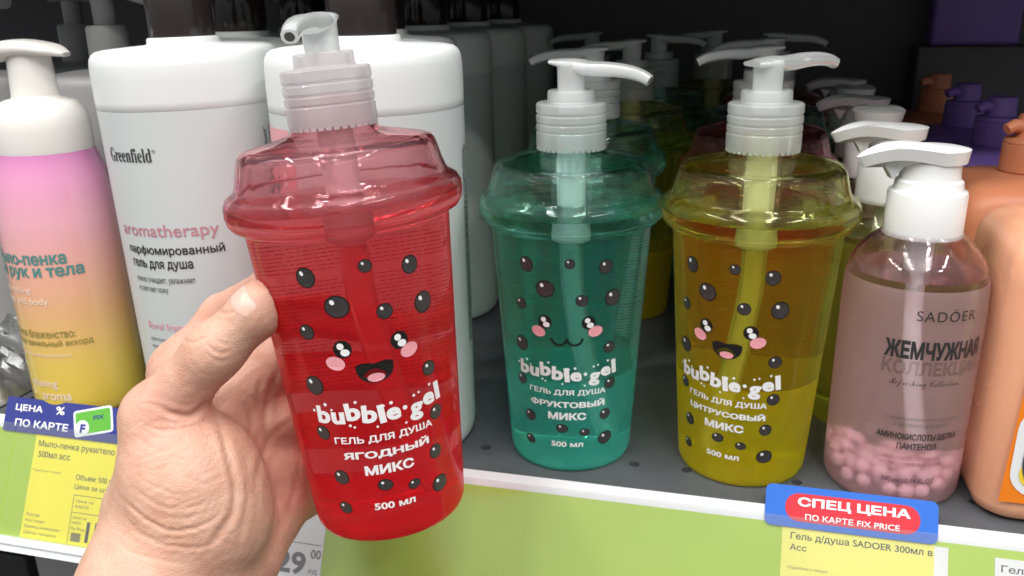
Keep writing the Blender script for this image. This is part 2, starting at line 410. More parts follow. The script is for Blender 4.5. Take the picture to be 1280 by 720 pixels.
# left yellow tag
t = thing('price_tag', 'yellow price tag below the pink and yellow foam bottle', 'price tag', group='price tags on the rail')
MB().add(*rail_slab(-318, -243, 1.8, 60.2, .05, .2)).obj('paper', YEL, t, smooth=False)
mb = MB()
put_left(mb, 'Мыло-пенка руки/тело Ду', -315.5, 7.0, 4.6, 60, 0)
put_left(mb, '500мл асс', -314.5, 12.6, 3.6, 22, 0)
put_left(mb, 'Подробнее о товаре:', -316.5, 22.0, 1.6, 20, 1, .0)
put_left(mb, 'Объем: 500 мл', -286.5, 22.8, 3.2, 27, 0); put_left(mb, 'Цена за шт', -286.5, 28.3, 3.2, 22, 0)
for i, (s, w) in enumerate((('Россия', 9), ('Код товара', 13), ('Единица измерения', 24), ('Дата печати', 22))): put_left(mb, s, -316, 47.0+i*3.4, 2.0, w, 1, .01)
for a in ((-286, -244, 32.6, 33.0), (-286, -244, 42.2, 42.6), (-286, -285.6, 33, 60), ): mb.add(*rail_slab(a[0], a[1], a[2], a[3], .21, .27), 1)
for i, s in enumerate(('Цена по', 'карте')): put_left(mb, s, -284, 36+i*3.2, 2.0, 12 if i == 0 else 9, 1, .01)
for i, s in enumerate(('Цена за', 'карте', 'Fix Price')): put_left(mb, s, -284.5, 45.2+i*3.0, 1.9, (9, 6, 9)[i], 1, .01)
mb.add(*rail_slab(-284, -277.5, 53.5, 58.3, .21, .27), 1)
put_left(mb, '15', -274.5, 52.4, 11.5, 11, 0, .03)
mb.obj('lettering', [TXT, TXTS], t, smooth=False)
t = thing('promo_card', 'navy blue promo card with small green card picture on the left', 'promo card', group='promo cards above the price tags')
MB().add(*card_slab(-341.5, -243, -18.3, 1.5, .8, .3, 1.1)).obj('card', BLUE, t, smooth=False)
mb = MB()
def put2(s, x, sy, h, w, m=0, off=1.25, bold=.02):
    v, f = text2d(s, w, h, bold); v = v-np.array([v[:, 0].min(), 0]); rail_put(mb, (v, f), x, sy, off, m)
put2('ЦЕНА', -334.7, -12.4, 4.4, 19); put2('ПО КАРТЕ', -333.5, -3.9, 4.4, 37); put2('%', -306.5, -13.2, 4.6, 6)
mb.obj('lettering', PRINTW, t, smooth=False)
mb = MB(); rail_put(mb, rr2d(-13, 13, -7.6, 7.6, 2), -280.3, -9.4, 1.15, 0, R(14)); rail_put(mb, rr2d(-11.6, 11.6, -6.4, 6.4, 1.4), -280.3, -9.4, 1.25, 1, R(14))
rail_put(mb, ell2d(0, 0, 4.6, 4.6), -286.8, -4.8, 1.35, 0); v, f = text2d('F', 3.6, 5.2, .05); rail_put(mb, (v, f), -286.4, -4.6, 1.45, 2)
v, f = text2d('FIX', 7, 2.4, .03); rail_put(mb, (v, f), -277, -12.2, 1.35, 2, R(14))
mb.obj('card_picture', [CARDW, CARDG, BLUE], t, smooth=False)
# white tag in the middle
t = thing('price_tag', 'white price tag with grey figures below the hand', 'price tag', group='price tags on the rail')
MB().add(*rail_slab(-205, -129, 2.0, 60.2, .05, .2)).obj('paper', PAPER, t, smooth=False)
mb = MB(); put_left(mb, '229', -163.5, 51.2, 11.6, 25.5, 0, .03); put_left(mb, '00', -135.6, 45.6, 4.6, 5.8, 1, .02); put_left(mb, 'РУБ', -135.8, 54.7, 2.6, 5.0, 1, .01)
mb.add(*rail_slab(-204, -130, 40.6, 41.0, .21, .27), 1)
mb.obj('lettering', [INKSOFT, INKSOFT], t, smooth=False)
# right yellow tag and its topper
t = thing('price_tag', 'pale yellow price tag under the blue and red promo card', 'price tag', group='price tags on the rail')
MB().add(*rail_slab(99.5, 170.2, 2.2, 60.2, .05, .12)).obj('tag_backing', PAPER, t, smooth=False)
MB().add(*rail_slab(99.5, 164.5, 1.6, 60.0, .14, .24)).obj('paper', YELP, t, smooth=False)
mb = MB()
def put_left2(s, x, sy, h, w, m=0, bold=.012):
    v, f = text2d(s, w, h, bold); v = v-np.array([v[:, 0].min(), 0]); rail_put(mb, (v, f), x, sy, .32, m)
put_left2('Гель д/душа SADOER 300мл в', 103.3, 5.6, 3.9, 60.5); put_left2('Асс', 103.2, 10.3, 2.9, 7.4)
put_left2('Подробнее о товаре:', 102.6, 19.6, 1.7, 17.5, 1, .0); put_left2('Объем: 300 мл', 136, 25.5, 3.0, 24)
mb.obj('lettering', [TXT, TXTS], t, smooth=False)
t = thing('promo_card', 'bright blue promo card with red rounded banner on the right', 'promo card', group='promo cards above the price tags')
MB().add(*card_slab(91.3, 165.6, -17.4, 1.4, 3.0, .3, 1.1)).obj('card', BLUE2, t, smooth=False)
mb = MB(); rail_put(mb, rr2d(-29, 29, -6.4, 6.4, 6.2), 129.2, -7.9, 1.2, 0); mb.obj('banner', REDC, t, smooth=False)
mb = MB(); put2('СПЕЦ ЦЕНА', 105.7, -10.2, 4.9, 48.5, 0, 1.3, .035); put2('ПО КАРТЕ FIX PRICE', 109.2, -3.9, 2.7, 40.5, 0, 1.3, .012)
mb.obj('lettering', PRINTW, t, smooth=False)
t = thing('price_tag', 'white price tag at the right below the peach bottle', 'price tag', group='price tags on the rail')
MB().add(*rail_slab(189, 255, 3.8, 60.2, .05, .2)).obj('paper', PAPER, t, smooth=False)
mb = MB(); put_left(mb, 'Гель для душа', 191.5, 8.6, 4.0, 38, 0, .012); mb.obj('lettering', TXT, t, smooth=False)

# ------------------------------------------------------------------ the cup-shaped gel bottles
def cone_r(z): return .0315+.0078*(z-.006)/.118
PROF_OUT = mm([(0, 2.6), (14, 2.3), (22, 1.2), (26, .2), (28.2, 0), (30.2, .9), (31.2, 3), (31.55, 6), (35.4, 65), (39.2, 122.5), (39.5, 124.6), (40.6, 125.4), (43.2, 126.2),
    (44.9, 128.6), (45.5, 131.8), (45.3, 135), (44.0, 137.7), (42.2, 139.0), (41.0, 139.6), (40.4, 140.6), (39.4, 144), (38.2, 149), (37.2, 152), (35.9, 153.6), (33.5, 154.5), (27, 155.9),
    (20, 157.4), (17.2, 158.2), (15.6, 160.2), (14.8, 161.5), (14.8, 172), (0, 172)])
PROF_IN = mm([(0, 132.6), (20, 132.6), (36, 132.6), (39.5, 132.6), (43.2, 132.9), (43.6, 134.4), (42.6, 136.6), (40.0, 138.2), (38.9, 139.8), (37.9, 144), (36.6, 149), (35.6, 151), (33, 152.2), (26, 153.6),
    (18.5, 155.2), (14.2, 156.2), (13.2, 158), (13.2, 170), (0, 170)])
MOUTHS = ('open', 'cat')
DOTS = [(-29.4, 111.1, 18, 22), (2.7, 113.3, 14, 14), (27.9, 110.4, 17, 20), (-15.6, 100, 25, 24), (34.8, 94.7, 19, 24), (10.4, 95.1, 17, 17), (-36, 90.4, 14, 17),
        (-38.1, 69.1, 17, 22), (34.6, 68.7, 15, 17), (-40.2, 49.3, 13, 17), (37, 49.5, 14, 17), (-33.7, 30.3, 15, 18), (33.1, 33, 14, 17), (-4.7, 26.2, 17, 14), (15.2, 23.8, 14, 12),
        (35.4, 18.7, 18, 20), (-35.9, 16.4, 13, 15)]
def face_print(parent, kind, flavour, seed):
    """dots, face and lettering of a front, wrapped on the cup"""
    rnd = random.Random(seed)
    dark = MB(); 
    def P(mb, shp, th, z, off, m=0):
        v, f = shp; mb.add(wrap(v, cone_r, R(th), z/1000, off), f, m)
    def dot(th, z, w, h, rot=0.):
        a, b = w/2.248/2.5/1000*.91, h/2.248/2.5/1000*.91; a /= max(.75, math.cos(R(th)))
        P(dark, ell2d(0, 0, a*1.1, b*1.1, rot), th, z, .00018, 1); P(dark, ell2d(0, 0, a*.97, b*.97, rot), th, z, .00026, 0)
        P(dark, ell2d(-a*.36, b*.46, a*.20, b*.26, .5, 12), th, z, .00034, 2)
    for th, z, w, h in DOTS: dot(th+rnd.uniform(-.6, .6), z+rnd.uniform(-.4, .4), w, h, rnd.uniform(-.4, .4))
    dark.obj('printed_dots', [DOT, DOTRIM, PRINTW], parent, smooth=False)
    fc = MB()
    for th in (-16.5, 16.2):
        a = .0034
        P(fc, ell2d(0, 0, a, a*1.03), th, 83.3, .00018, 0); P(fc, ell2d(-.0006, .0012, .0013, .0013, 0, 14), th, 83.3, .0003, 1); P(fc, ell2d(.0008, -.0013, .0017, .0014, 0, 14), th, 83.3, .0003, 1)
    P(fc, ell2d(0, 0, .0036, .0027, -.3), -22.0, 78, .00022, 2); P(fc, ell2d(0, 0, .0036, .0027, .3), 21.6, 78.6, .00022, 2)
    if kind == 'open':
        pts = [(-.0070*math.cos(t), .0022-.0074*math.sin(t)**.75) for t in np.linspace(.0, math.pi, 26)]+[(.0045, .0031), (.002, .0028), (0, .0024), (-.002, .0028), (-.0045, .0031)]
        P(fc, (np.array(pts), [tuple(range(len(pts)))[::-1]]), 0, 74.0, .0002, 0)
        P(fc, ell2d(0, -.0031, .0032, .0017), 0, 74.0, .0003, 2)
    else:
        for s in (-1, 1):
            pts = [(s*.0037+.0037*math.cos(t), .0004-.0036*math.sin(t)) for t in np.linspace(0, math.pi, 16)]
            P(fc, path2d(pts, .0012), 0, 75.0, .0002, 0)
    fc.obj('printed_face', [DOTRIM, PRINTW, PRINTPINK], parent, smooth=False)
    tx = MB()
    jit = [('b', 0, 0), ('u', -.2, 0), ('b', 1.1, .1), ('b', -.5, -.05), ('l', -1.3, .1), ('e', -.9, 0), ('g', -1.6, -.1), ('e', .5, .05), ('l', 1.1, .12)]
    wid = {'b': 5.6, 'u': 5.3, 'l': 2.5, 'e': 5.5, 'g': 5.6}
    x = -25.2
    for i, (c, dy, rt) in enumerate(jit):
        if i == 6:
            P(tx, ell2d((x+1.3)/1000, .0008, .0009, .0009), 0, 55.5, .00025); x += 3.0
        h = {'b': 7.4, 'l': 7.6, 'u': 5.1, 'e': 5.1, 'g': 7.2}[c]; base = {'g': -2.2}.get(c, 0)
        v, f = text2d(c, wid[c]/1000, h/1000, .045); cc, ss = math.cos(rt*.8), math.sin(rt*.8)
        v = np.stack([v[:, 0]*cc-v[:, 1]*ss, v[:, 0]*ss+v[:, 1]*cc], 1)+np.array([(x+wid[c]/2)/1000, (h/2+base+dy)/1000])
        P(tx, (v, f), 0, 53.4, .00025); x += wid[c]+.45
    for dx, dy, r in ((-26.4, 5.2, .6), (-20.9, 8.0, .7), (-18.6, 5.8, .5), (-12.2, -.8, .6), (-10.6, -1.6, .5), (-9, 8.6, .6), (-2.2, -2.4, .5), (3.9, 6.2, .7), (1, 5.6, .5), (13, 6.6, .6), (15.2, 7.2, .5), (20.4, 8.6, .6), (23.6, 7.4, .6), (24.4, 4.6, .5), (8.6, -3.4, .5)):
        P(tx, ell2d(dx/1000, dy/1000, r/1000, r/1000, 0, 10), 0, 53.4, .00025)
    for s, z, w, h, bd in (('ГЕЛЬ ДЛЯ ДУША', 46.0, 39, 3.4, .03), (flavour, 39.8, 38 if len(flavour) > 8 else 34, 4.3, .045), ('МИКС', 33.0, 19, 4.2, .045), ('500 мл', 17.0, 16, 3.0, .03)):
        P(tx, text2d(s, w/1000, h/1000, bd), 0, z, .00025)
    tx.obj('lettering', PRINTW, parent, smooth=False)
def back_print(parent, mat):
    bk = MB()
    for i in range(40):
        if i in (9, 10, 24): continue
        for x0, x1 in ((-.021, -.002), (.001, .021)):
            for sh in dashes(x0+.001*(i % 3), x1-.004*((i*7) % 4)/3, 0, .00045, 50+i):
                v, f = sh; bk.add(wrap(v, cone_r, math.pi, .118-i*.0017, .0002), f)
    bk.obj('back_label_print', mat, parent, smooth=False)
def pump(parent, ang, z=.1604, seed=0, collar_mat=None, lift=0.):
    """frosted pump: ribbed collar, stepped cap, stem with hooked spout"""
    cm = collar_mat or FROST
    col = mm([(15.7, 0), (16.6, .2), (16.8, 1), (16.8, 8.0), (16.4, 8.5), (16.4, 9.0), (16.8, 9.5), (16.8, 12.0), (16.3, 12.6), (16.3, 13.2), (16.8, 13.8), (16.8, 16.6), (16.3, 17.3), (16.3, 17.9), (16.8, 18.5), (16.8, 22.3), (16.3, 23.0), (15.6, 23.3),
              (11.8, 23.4), (11.4, 24.0), (11.3, 28.4), (11.0, 29.2), (10.2, 29.5), (7.3, 29.5), (7.3, 28), (9.6, 28), (9.6, 21.8), (15.0, 21.4), (15.0, 8.0), (15.7, 0)])
    mb = MB(); mb.add(*[(lambda vf: ([(a, b, c*.9+z) for a, b, c in vf[0]], vf[1]))(lathe(col, 56))][0])
    for k in range(36):                 # tamper teeth under the collar
        a = 2*math.pi*k/36; v, f = box(-.0010, .0010, -.0003, .0003, -.0009, .0002)
        mb.add([((p[0])*math.cos(a)-(p[1]-.0163)*math.sin(a), (p[0])*math.sin(a)+(p[1]-.0163)*math.cos(a), p[2]+z) for p in v], f)
    mb.obj('collar', cm, parent, sharp=35)
    st = mm([(0, 18), (6.4, 18), (6.5, 30), (6.7, 40), (7.0, 41.4), (7.2, 42.2), (6.8, 43.6), (5, 44.2), (0, 44.4)])
    mb = MB(); v, f = lathe(st, 32); mb.add([(a, b, c*.9+z) for a, b, c in v], f)
    d = np.array([math.sin(ang), -math.cos(ang), 0.])
    P = spline([(-.0095, .0458), (-.004, .0452), (.002, .0440), (.010, .0428), (.020, .0425), (.028, .0416), (.034, .0400), (.0380, .0380)], 5)
    P = [np.array([p[0], p[1]-.0066+lift*p[0]]) for p in P]
    w = np.interp(np.linspace(0, 1, len(P)), [0, .1, .3, .5, .8, 1], [.0058, .0066, .0066, .0046, .0034, .0029])
    h = np.interp(np.linspace(0, 1, len(P)), [0, .1, .3, .5, .8, 1], [.0012, .0018, .0034, .0034, .0029, .0025])
    mb.add(*tube([tuple(d*p[0]+np.array([0, 0, p[1]+z])) for p in P], list(zip(w, h)), n=20, power=2.6))
    head = mb.obj('pump_head', FROSTHEAD, parent, sharp=50)
    # the dark mouth of the spout
    pe = d*P[-1][0]+np.array([0, 0, P[-1][1]+z]); pd = d*(P[-1][0]-P[-2][0])+np.array([0, 0, P[-1][1]-P[-2][1]]); pd /= np.linalg.norm(pd)
    sd = np.cross(pd, [0, 0, 1]); sd /= np.linalg.norm(sd); uu = np.cross(sd, pd)
    mo = MB(); ring = [pe+pd*.00015+sd*.0018*math.cos(a)+uu*.0017*math.sin(a) for a in np.linspace(0, 2*math.pi, 16, endpoint=False)]
    mo.add([tuple(p) for p in ring], [tuple(range(16))]); mo.obj('spout_mouth', SPOUTIN, head, smooth=False)
    return head
SPOUTIN = pmat('spout_inside', (.12, .12, .12), .6)
def straw(parent, mat, seed=1):
    rnd = random.Random(seed); a = {11: .7, 12: .5, 13: 3.5}.get(seed, rnd.uniform(0, 6.28))
    # the piston housing under the collar, then the dip tube
    hv, hf = lathe(mm([(0, 117), (4.2, 117), (5.2, 119), (6.6, 122), (7.0, 126), (7.0, 166), (0, 166)]), 24)
    MB().add(hv, hf).obj('pump_housing', HOUSING, parent, sharp=40)
    pts = spline([(0, 0, .1165), (.001*math.cos(a), .001*math.sin(a), .09), (.006*math.cos(a), .006*math.sin(a), .05), (.014*math.cos(a), .014*math.sin(a), .008)], 8)
    MB().add(*tube([tuple(p) for p in pts], [(.0043, .0043)]*len(pts), up=(0, 1, .01), n=14)).obj('dip_tube', mat, parent)
HOUSING = pmat('pump_housing_plastic', (.78, .80, .80), .35)
def gel_bottle(name, label, group, loc, rot, spin, ang, mat, tubemat, flavour, kind, seed, printed=True, backmat=None, collar_mat=None, lift=0.):
    t = thing(name, label, 'soap bottle', loc, None, group)
    t.rotation_mode = 'QUATERNION'; t.rotation_quaternion = rot
    hold = t
    mb = MB()
    for prof, fl_ in ((PROF_OUT, False), (PROF_IN, True)):
        v, f = lathe(prof, 144, flip=fl_)
        v = [(x*q, y*q, z) for x, y, z in v for q in (1-.011*math.exp(-((z-.1465)/.0042)**2)*(.5+.5*math.cos(18*math.atan2(y, x)))**2,)]
        mb.add(v, f)
    body = mb.obj('bottle_body', mat, t, sharp=60)
    straw(t, tubemat, seed)
    pump(t, ang, seed=seed, collar_mat=collar_mat, lift=lift)
    if printed: face_print(t, kind, flavour, seed)
    if backmat: back_print(t, backmat)
    # print the front at the given spin
    for ch in t.children:
        if ch.name.split('.')[0] in ('printed_dots', 'printed_face', 'lettering', 'back_label_print'): ch.rotation_euler = (0, 0, spin)
    return t
from mathutils import Quaternion
UP = Quaternion((1, 0, 0, 0))
REDL = glass_liquid('red_gel', (.97, .80, .82), (.99, .03, .055), 14, 1.37, .25, (1.0, .03, .05), .10, base_glow=(.044, .14))
GRNL = glass_liquid('green_gel', (.86, .97, .94), (.10, .90, .78), 6, 1.37, .08, (.12, .90, .74), .14, base_glow=(.0515, .20))
YELL = glass_liquid('yellow_gel', (.965, .97, .78), (.91, .94, .03), 13, 1.37, .10, (1.0, .83, .02), .14, base_glow=(.0535, .24))
TUBER = frosted('tube_red', (.90, .20, .18), .60, .3); TUBEG = frosted('tube_green', (.55, .85, .75), .60, .3); TUBEY = frosted('tube_yellow', (.88, .84, .40), .50, .3)
GRP = 'cup shaped gel bottles'
RO = np.array([-.0657, -.0718, .0240]); RAX = Vector((-.092, .034, 1)).normalized()
RQ = Vector((0, 0, 1)).rotation_difference(RAX)
BACKINK = pmat('back_print_ink', (.30, .03, .035), .5)
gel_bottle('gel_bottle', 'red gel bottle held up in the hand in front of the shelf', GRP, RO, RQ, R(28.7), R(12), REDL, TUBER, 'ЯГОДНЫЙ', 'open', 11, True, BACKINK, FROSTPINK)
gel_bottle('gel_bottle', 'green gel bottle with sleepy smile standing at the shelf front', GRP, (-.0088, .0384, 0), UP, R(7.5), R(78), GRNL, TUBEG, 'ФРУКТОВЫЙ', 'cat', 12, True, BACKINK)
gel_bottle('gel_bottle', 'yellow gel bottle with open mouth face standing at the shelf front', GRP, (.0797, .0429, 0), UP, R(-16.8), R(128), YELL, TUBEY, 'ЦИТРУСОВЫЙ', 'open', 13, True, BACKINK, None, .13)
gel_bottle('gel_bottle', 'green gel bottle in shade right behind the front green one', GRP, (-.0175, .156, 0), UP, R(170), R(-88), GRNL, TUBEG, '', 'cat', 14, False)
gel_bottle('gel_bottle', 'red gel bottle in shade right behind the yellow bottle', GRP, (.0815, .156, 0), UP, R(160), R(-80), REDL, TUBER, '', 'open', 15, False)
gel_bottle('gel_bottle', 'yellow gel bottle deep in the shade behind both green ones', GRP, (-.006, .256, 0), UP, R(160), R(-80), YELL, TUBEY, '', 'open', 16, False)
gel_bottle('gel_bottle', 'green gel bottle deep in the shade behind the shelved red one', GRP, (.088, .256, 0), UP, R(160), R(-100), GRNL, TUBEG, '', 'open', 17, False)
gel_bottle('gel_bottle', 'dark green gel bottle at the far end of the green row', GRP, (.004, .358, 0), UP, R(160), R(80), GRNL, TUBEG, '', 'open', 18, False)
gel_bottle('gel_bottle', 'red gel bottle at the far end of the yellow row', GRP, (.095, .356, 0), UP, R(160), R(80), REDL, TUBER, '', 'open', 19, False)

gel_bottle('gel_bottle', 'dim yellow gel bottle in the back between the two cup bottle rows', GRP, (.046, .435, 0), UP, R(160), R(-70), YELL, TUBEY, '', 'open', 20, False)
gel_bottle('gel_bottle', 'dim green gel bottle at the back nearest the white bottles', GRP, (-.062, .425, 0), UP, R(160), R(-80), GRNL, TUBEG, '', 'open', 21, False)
# ------------------------------------------------------------------ tall white bottles with black pumps
def gf_r(z): return .0478 if z > .01 else .0478
PINKLBL = pmat('rose_label', (.70, .33, .36), .42); PINKINK = pmat('rose_ink', (.52, .22, .27), .5); PINKINK2 = pmat('pink_ink', (.75, .36, .45), .5)
def serif(s):                            # bold serif latin letters
    return ''.join(chr(0x1D400+ord(c)-65) if 'A' <= c <= 'Z' else chr(0x1D41A+ord(c)-97) if 'a' <= c <= 'z' else c for c in s)
def white_bottle(label, loc, spin, pink=False, lean=0., full=True):
    t = thing('shampoo_bottle', label, 'shampoo bottle', loc, (0, lean, 0), 'tall white bottles with black pumps')
    p = smooth_prof(mm([(0, 1.5), (38, 1.5), (41, 0), (45, .4), (47.2, 3), (47.8, 8), (47.8, 12), (47.8, 176), (47.8, 179)]), 1)
    MB().add(*lathe(p, 96)).obj('bottle_body', LABELW, t, sharp=50)
    p = mm([(47.55, 178.9), (47.85, 179.25), (47.9, 183), (47.9, 194), (47.7, 200), (47.1, 203.6), (45.9, 205.8), (43.9, 207.2), (40, 208.0), (30, 208.8), (20, 209.4), (18.9, 209.6), (18.4, 210.2), (18.3, 212.2), (17.6, 212.9), (0, 213)])
    MB().add(*lathe(p, 96)).obj('white_top', BODYW, t, sharp=60)
    p = mm([(0, 212.8), (16.4, 212.8), (16.6, 214), (16.6, 243), (15.8, 244), (9, 244.2), (8.6, 246), (8.6, 262), (0, 262)])
    MB().add(*lathe(p, 48)).obj('pump_collar', BLACKP, t, sharp=40)
    mb = MB(); pts = spline([(-.012, 0, .266), (0, 0, .268), (.02, 0, .268), (.038, 0, .262)], 6)
    mb.add(*tube([tuple(q) for q in pts], [(.011, .005)]*8+[(.009, .005)]*(len(pts)-8), n=16, power=3))
    h = mb.obj('pump_head', BLACKP, t, sharp=50); h.rotation_euler = (0, 0, R(200))
    if not full: return t
    k = MB()
    def P(shp, th, z, m):
        v, f = shp; k.add(wrap(v, gf_r, R(th), z/1000, .0003), f, m)
    def left(s, th, z, h, w, m, bold=.0):
        v, f = text2d(s, w/1000, h/1000, bold); v = v-np.array([v[:, 0].min(), 0]); P((v, f), th, z, m)
    if pink:
        v, f = rect2d(-.0215, .0215, -.078, .078, 24); mesh_obj('rose_label', wrap(v, gf_r, R(-52), .0945, .0003), f, PINKLBL, t, False)
        v, f = text2d('s', .006, .008, .03); mesh_obj('label_letter', wrap(v, gf_r, R(-40), .150, .0006), f, PRINTW, t, False)
        for i in range(5):
            for sh in dashes(-.052, .052, 0, .0011, i):
                v, f = sh; v = np.stack([v[:, 1], v[:, 0]], 1); k.add(wrap(v, gf_r, R(92+i*2.4), .108, .0003), [q[::-1] for q in f], 0)
    else:
        left(serif('Greenfield'), -29, 158, 7.0, 29, 1, .0); left('®', 6.5, 160, 1.6, 1.8, 1)
        k.obj('brand_lettering', [INKSOFT, INK], t, smooth=False); k = MB()
        left('aromatherapy', -31, 118.5, 8.6, 58, 4, .006)
        left('парфюмированный', -27, 108.5, 6.0, 56, 1, .018); left('гель для душа', -25.5, 100.5, 5.4, 38, 1, .018)
        left('нежно очищает, увлажняет', -24.5, 92, 3.5, 37, 1, .0); left('и смягчает кожу', -24, 86.7, 3.3, 21, 1, .0)
        left('floral fragrance', -22, 66, 5.4, 36, 5, .008)
        for i, (a, w) in enumerate(((0, 30), (0, 33), (0, 28), (0, 31))): left(('цветочный аромат с', 'нежным букетом белых', 'цветов и тонкой', 'ноткой мускуса')[i], -21.5, 58.5-i*4.4, 3.0, w, 0, .0)
        ks = MB()
        for i in range(5):
            s = ('гель для душа "Greenfield".', 'Применение: нанести на кожу,', 'вспенить, смыть водой.', 'Хранить при температуре', 'Срок годности 36 месяцев')[i]
            v, f = text2d(s, .058, .0026, .004); v = np.stack([-v[:, 1], v[:, 0]], 1); ks.add(wrap(v, gf_r, R(78+i*4.2), .139, .0003), f, 1 if i == 0 else 0)
    if not pink: ks.obj('side_lettering', [INKSOFT, INK], t, smooth=False)
    k.obj('side_lettering' if pink else 'front_lettering', [INKSOFT, INK, PINKLBL, PRINTW, PINKINK, PINKINK2], t, smooth=False)
    return t
white_bottle('white bottle with serif brand lettering beside the pink foam bottle', (-.2139, .0454, 0), R(0), False, R(-1.2))
white_bottle('white bottle with rose label edge behind the held red bottle', (-.111, .0343, 0), R(0), True)
w2 = white_bottle('white bottle in shade behind the one with serif lettering', (-.243, .142, 0), 0, False, 0, False)
for lab, x, y in (('white bottle in shade second in the row behind the red gel bottle', -.146, .136),
                  ('white bottle in deep shade third in the row behind the red gel bottle', -.152, .234), ('white bottle in deepest shade fourth in the row behind the red gel bottle', -.150, .332),
                  ('white bottle in deep shade third back from the serif lettering', -.250, .240), ('white bottle at the dark back of the leftmost white row', -.250, .340), ('white bottle last in the row behind the red gel bottle', -.148, .432)):
    c = copy_tree(w2); c.location = (x, y, 0); c['label'] = lab

# ------------------------------------------------------------------ pink to yellow foam bottle
def mat_gradient():
    m, nt, b = new_mat('pink_to_yellow_print'); b.inputs['Roughness'].default_value = .14; b.inputs['Coat Weight'].default_value = .5
    t = nt.nodes.new('ShaderNodeTexCoord'); s = nt.nodes.new('ShaderNodeSeparateXYZ'); nt.links.new(t.outputs['Object'], s.inputs[0])
    mr = nt.nodes.new('ShaderNodeMapRange'); mr.inputs[1].default_value = 0; mr.inputs[2].default_value = .155; nt.links.new(s.outputs['Z'], mr.inputs[0])
    c = nt.nodes.new('ShaderNodeValToRGB'); nt.links.new(mr.outputs[0], c.inputs[0]); nt.links.new(c.outputs[0], b.inputs['Base Color'])
    el = c.color_ramp.elements; el[0].position = 0; el[0].color = (.80, .59, .07, 1); el[1].position = 1; el[1].color = (.56, .19, .42, 1)
    for p, q in ((.2, (.80, .58, .11)), (.42, (.80, .46, .22)), (.58, (.82, .43, .34)), (.76, (.82, .42, .50)), (.9, (.70, .30, .48))):
        x = el.new(p); x.color = (*q, 1)
    return m
FOAM = mat_gradient(); TEAL = pmat('teal_ink', (.09, .26, .25), .5); CREAM = pmat('cream_ink', (.85, .70, .58), .5); OLIVE = pmat('olive_ink', (.28, .24, .06), .5)
FOAMWH = pmat('foam_pump_white', (.74, .72, .68), .16, vary=.02)
def foam_r(z): return float(np.interp(z, [0, .01, .118, .130, .140, .148, .155], [.0315, .0322, .0322, .0312, .0290, .0265, .0250]))
def foam_bottle(label, loc, body, full=True):
    t = thing('foam_bottle', label, 'soap bottle', loc, None, 'foam soap bottles')
    p = mm([(0, 1.5), (26, 1.2), (28.5, 0), (31, 1), (32, 4), (32.2, 10), (32.2, 60), (32.2, 112), (32.0, 120), (31.2, 130), (29.6, 139), (27.5, 146), (25.6, 152), (24.6, 156), (0, 156)])
    MB().add(*lathe(p, 80)).obj('bottle_body', body, t, sharp=60)
    p = mm([(24.2, 152.6), (25.2, 153), (25.4, 155), (25.3, 166), (24.6, 172), (22.6, 176.8), (19.6, 179.8), (15.5, 181.4), (12.6, 182), (12.2, 183.2), (0, 183.2)])
    MB().add(*lathe(p, 64)).obj('dome_cap', FOAMWH, t, sharp=60)
    mb = MB(); v, f = lathe(mm([(0, 180), (12.4, 180), (11.4, 196), (11.0, 206), (0, 206)]), 40); mb.add(v, f)
    pts = spline([(.021, 0, .2045), (.010, 0, .2075), (-.004, 0, .2085), (-.018, 0, .2055), (-.031, 0, .2015)], 6)
    w = np.interp(np.linspace(0, 1, len(pts)), [0, .15, .5, .75, 1], [.005, .0125, .0145, .0105, .0070]); h = np.interp(np.linspace(0, 1, len(pts)), [0, .2, .6, 1], [.0012, .0032, .0050, .0042])
    mb.add(*tube([tuple(q) for q in pts], list(zip(w, h)), n=24, power=3))
    h_ = mb.obj('pump_head', FOAMWH, t, sharp=45); h_.rotation_euler = (0, 0, R(14))
    if full:
        mo = MB(); x, z = pts[-1][0]-.0003, pts[-1][2]; mo.add([(x, -.0052, z-.003), (x, .0052, z-.003), (x, .0052, z+.003), (x, -.0052, z+.003)], [(0, 1, 2, 3)]); mo.obj('nozzle_mouth', NOZ, h_, smooth=False)
        k = MB()
        def right(s, th, z, h, w, m, bold=.0):
            v, f = text2d(s, w/1000, h/1000, bold); v = v-np.array([v[:, 0].max(), 0]); k.add(wrap(v, foam_r, R(th), z/1000, .0003), f, m)
        right('Мыло-пенка', 42, 98, 7.4, 49.28, 0, .03); right('для рук и тела', 56, 89.2, 7.4, 62.72, 0, .03)
        right('nourishing', 2, 79, 4.6, 24.64, 1, .01); right('hand and body', 18, 72.5, 5.29, 33.6, 1, .01)
        right('Молочное блаженство:', 37, 53.5, 4.83, 51.52, 2, .01); right('бурбонный ванильный аккорд', 52, 47.5, 4.83, 62.72, 2, .01)
        right('гипоаллергенно', 30, 40, 2.3, 33.6, 1, .0); right('relaxing', 10, 22, 6.325, 20.16, 1, .01); right('aroma', 22, 14, 4.14, 19.04, 1, .01)
        k.obj('lettering', [TEAL, CREAM, OLIVE], t, smooth=False)
    return t
NOZ = pmat('nozzle_inside', (.50, .48, .42), .6)
foam_bottle('pink to yellow foam bottle with white pump at the left', (-.3091, .0346, 0), FOAM)
SHADEGREY = pmat('shaded_bottle', (.36, .36, .36), .4, vary=.05)  # white plastic in shade, the shade mixed into this grey
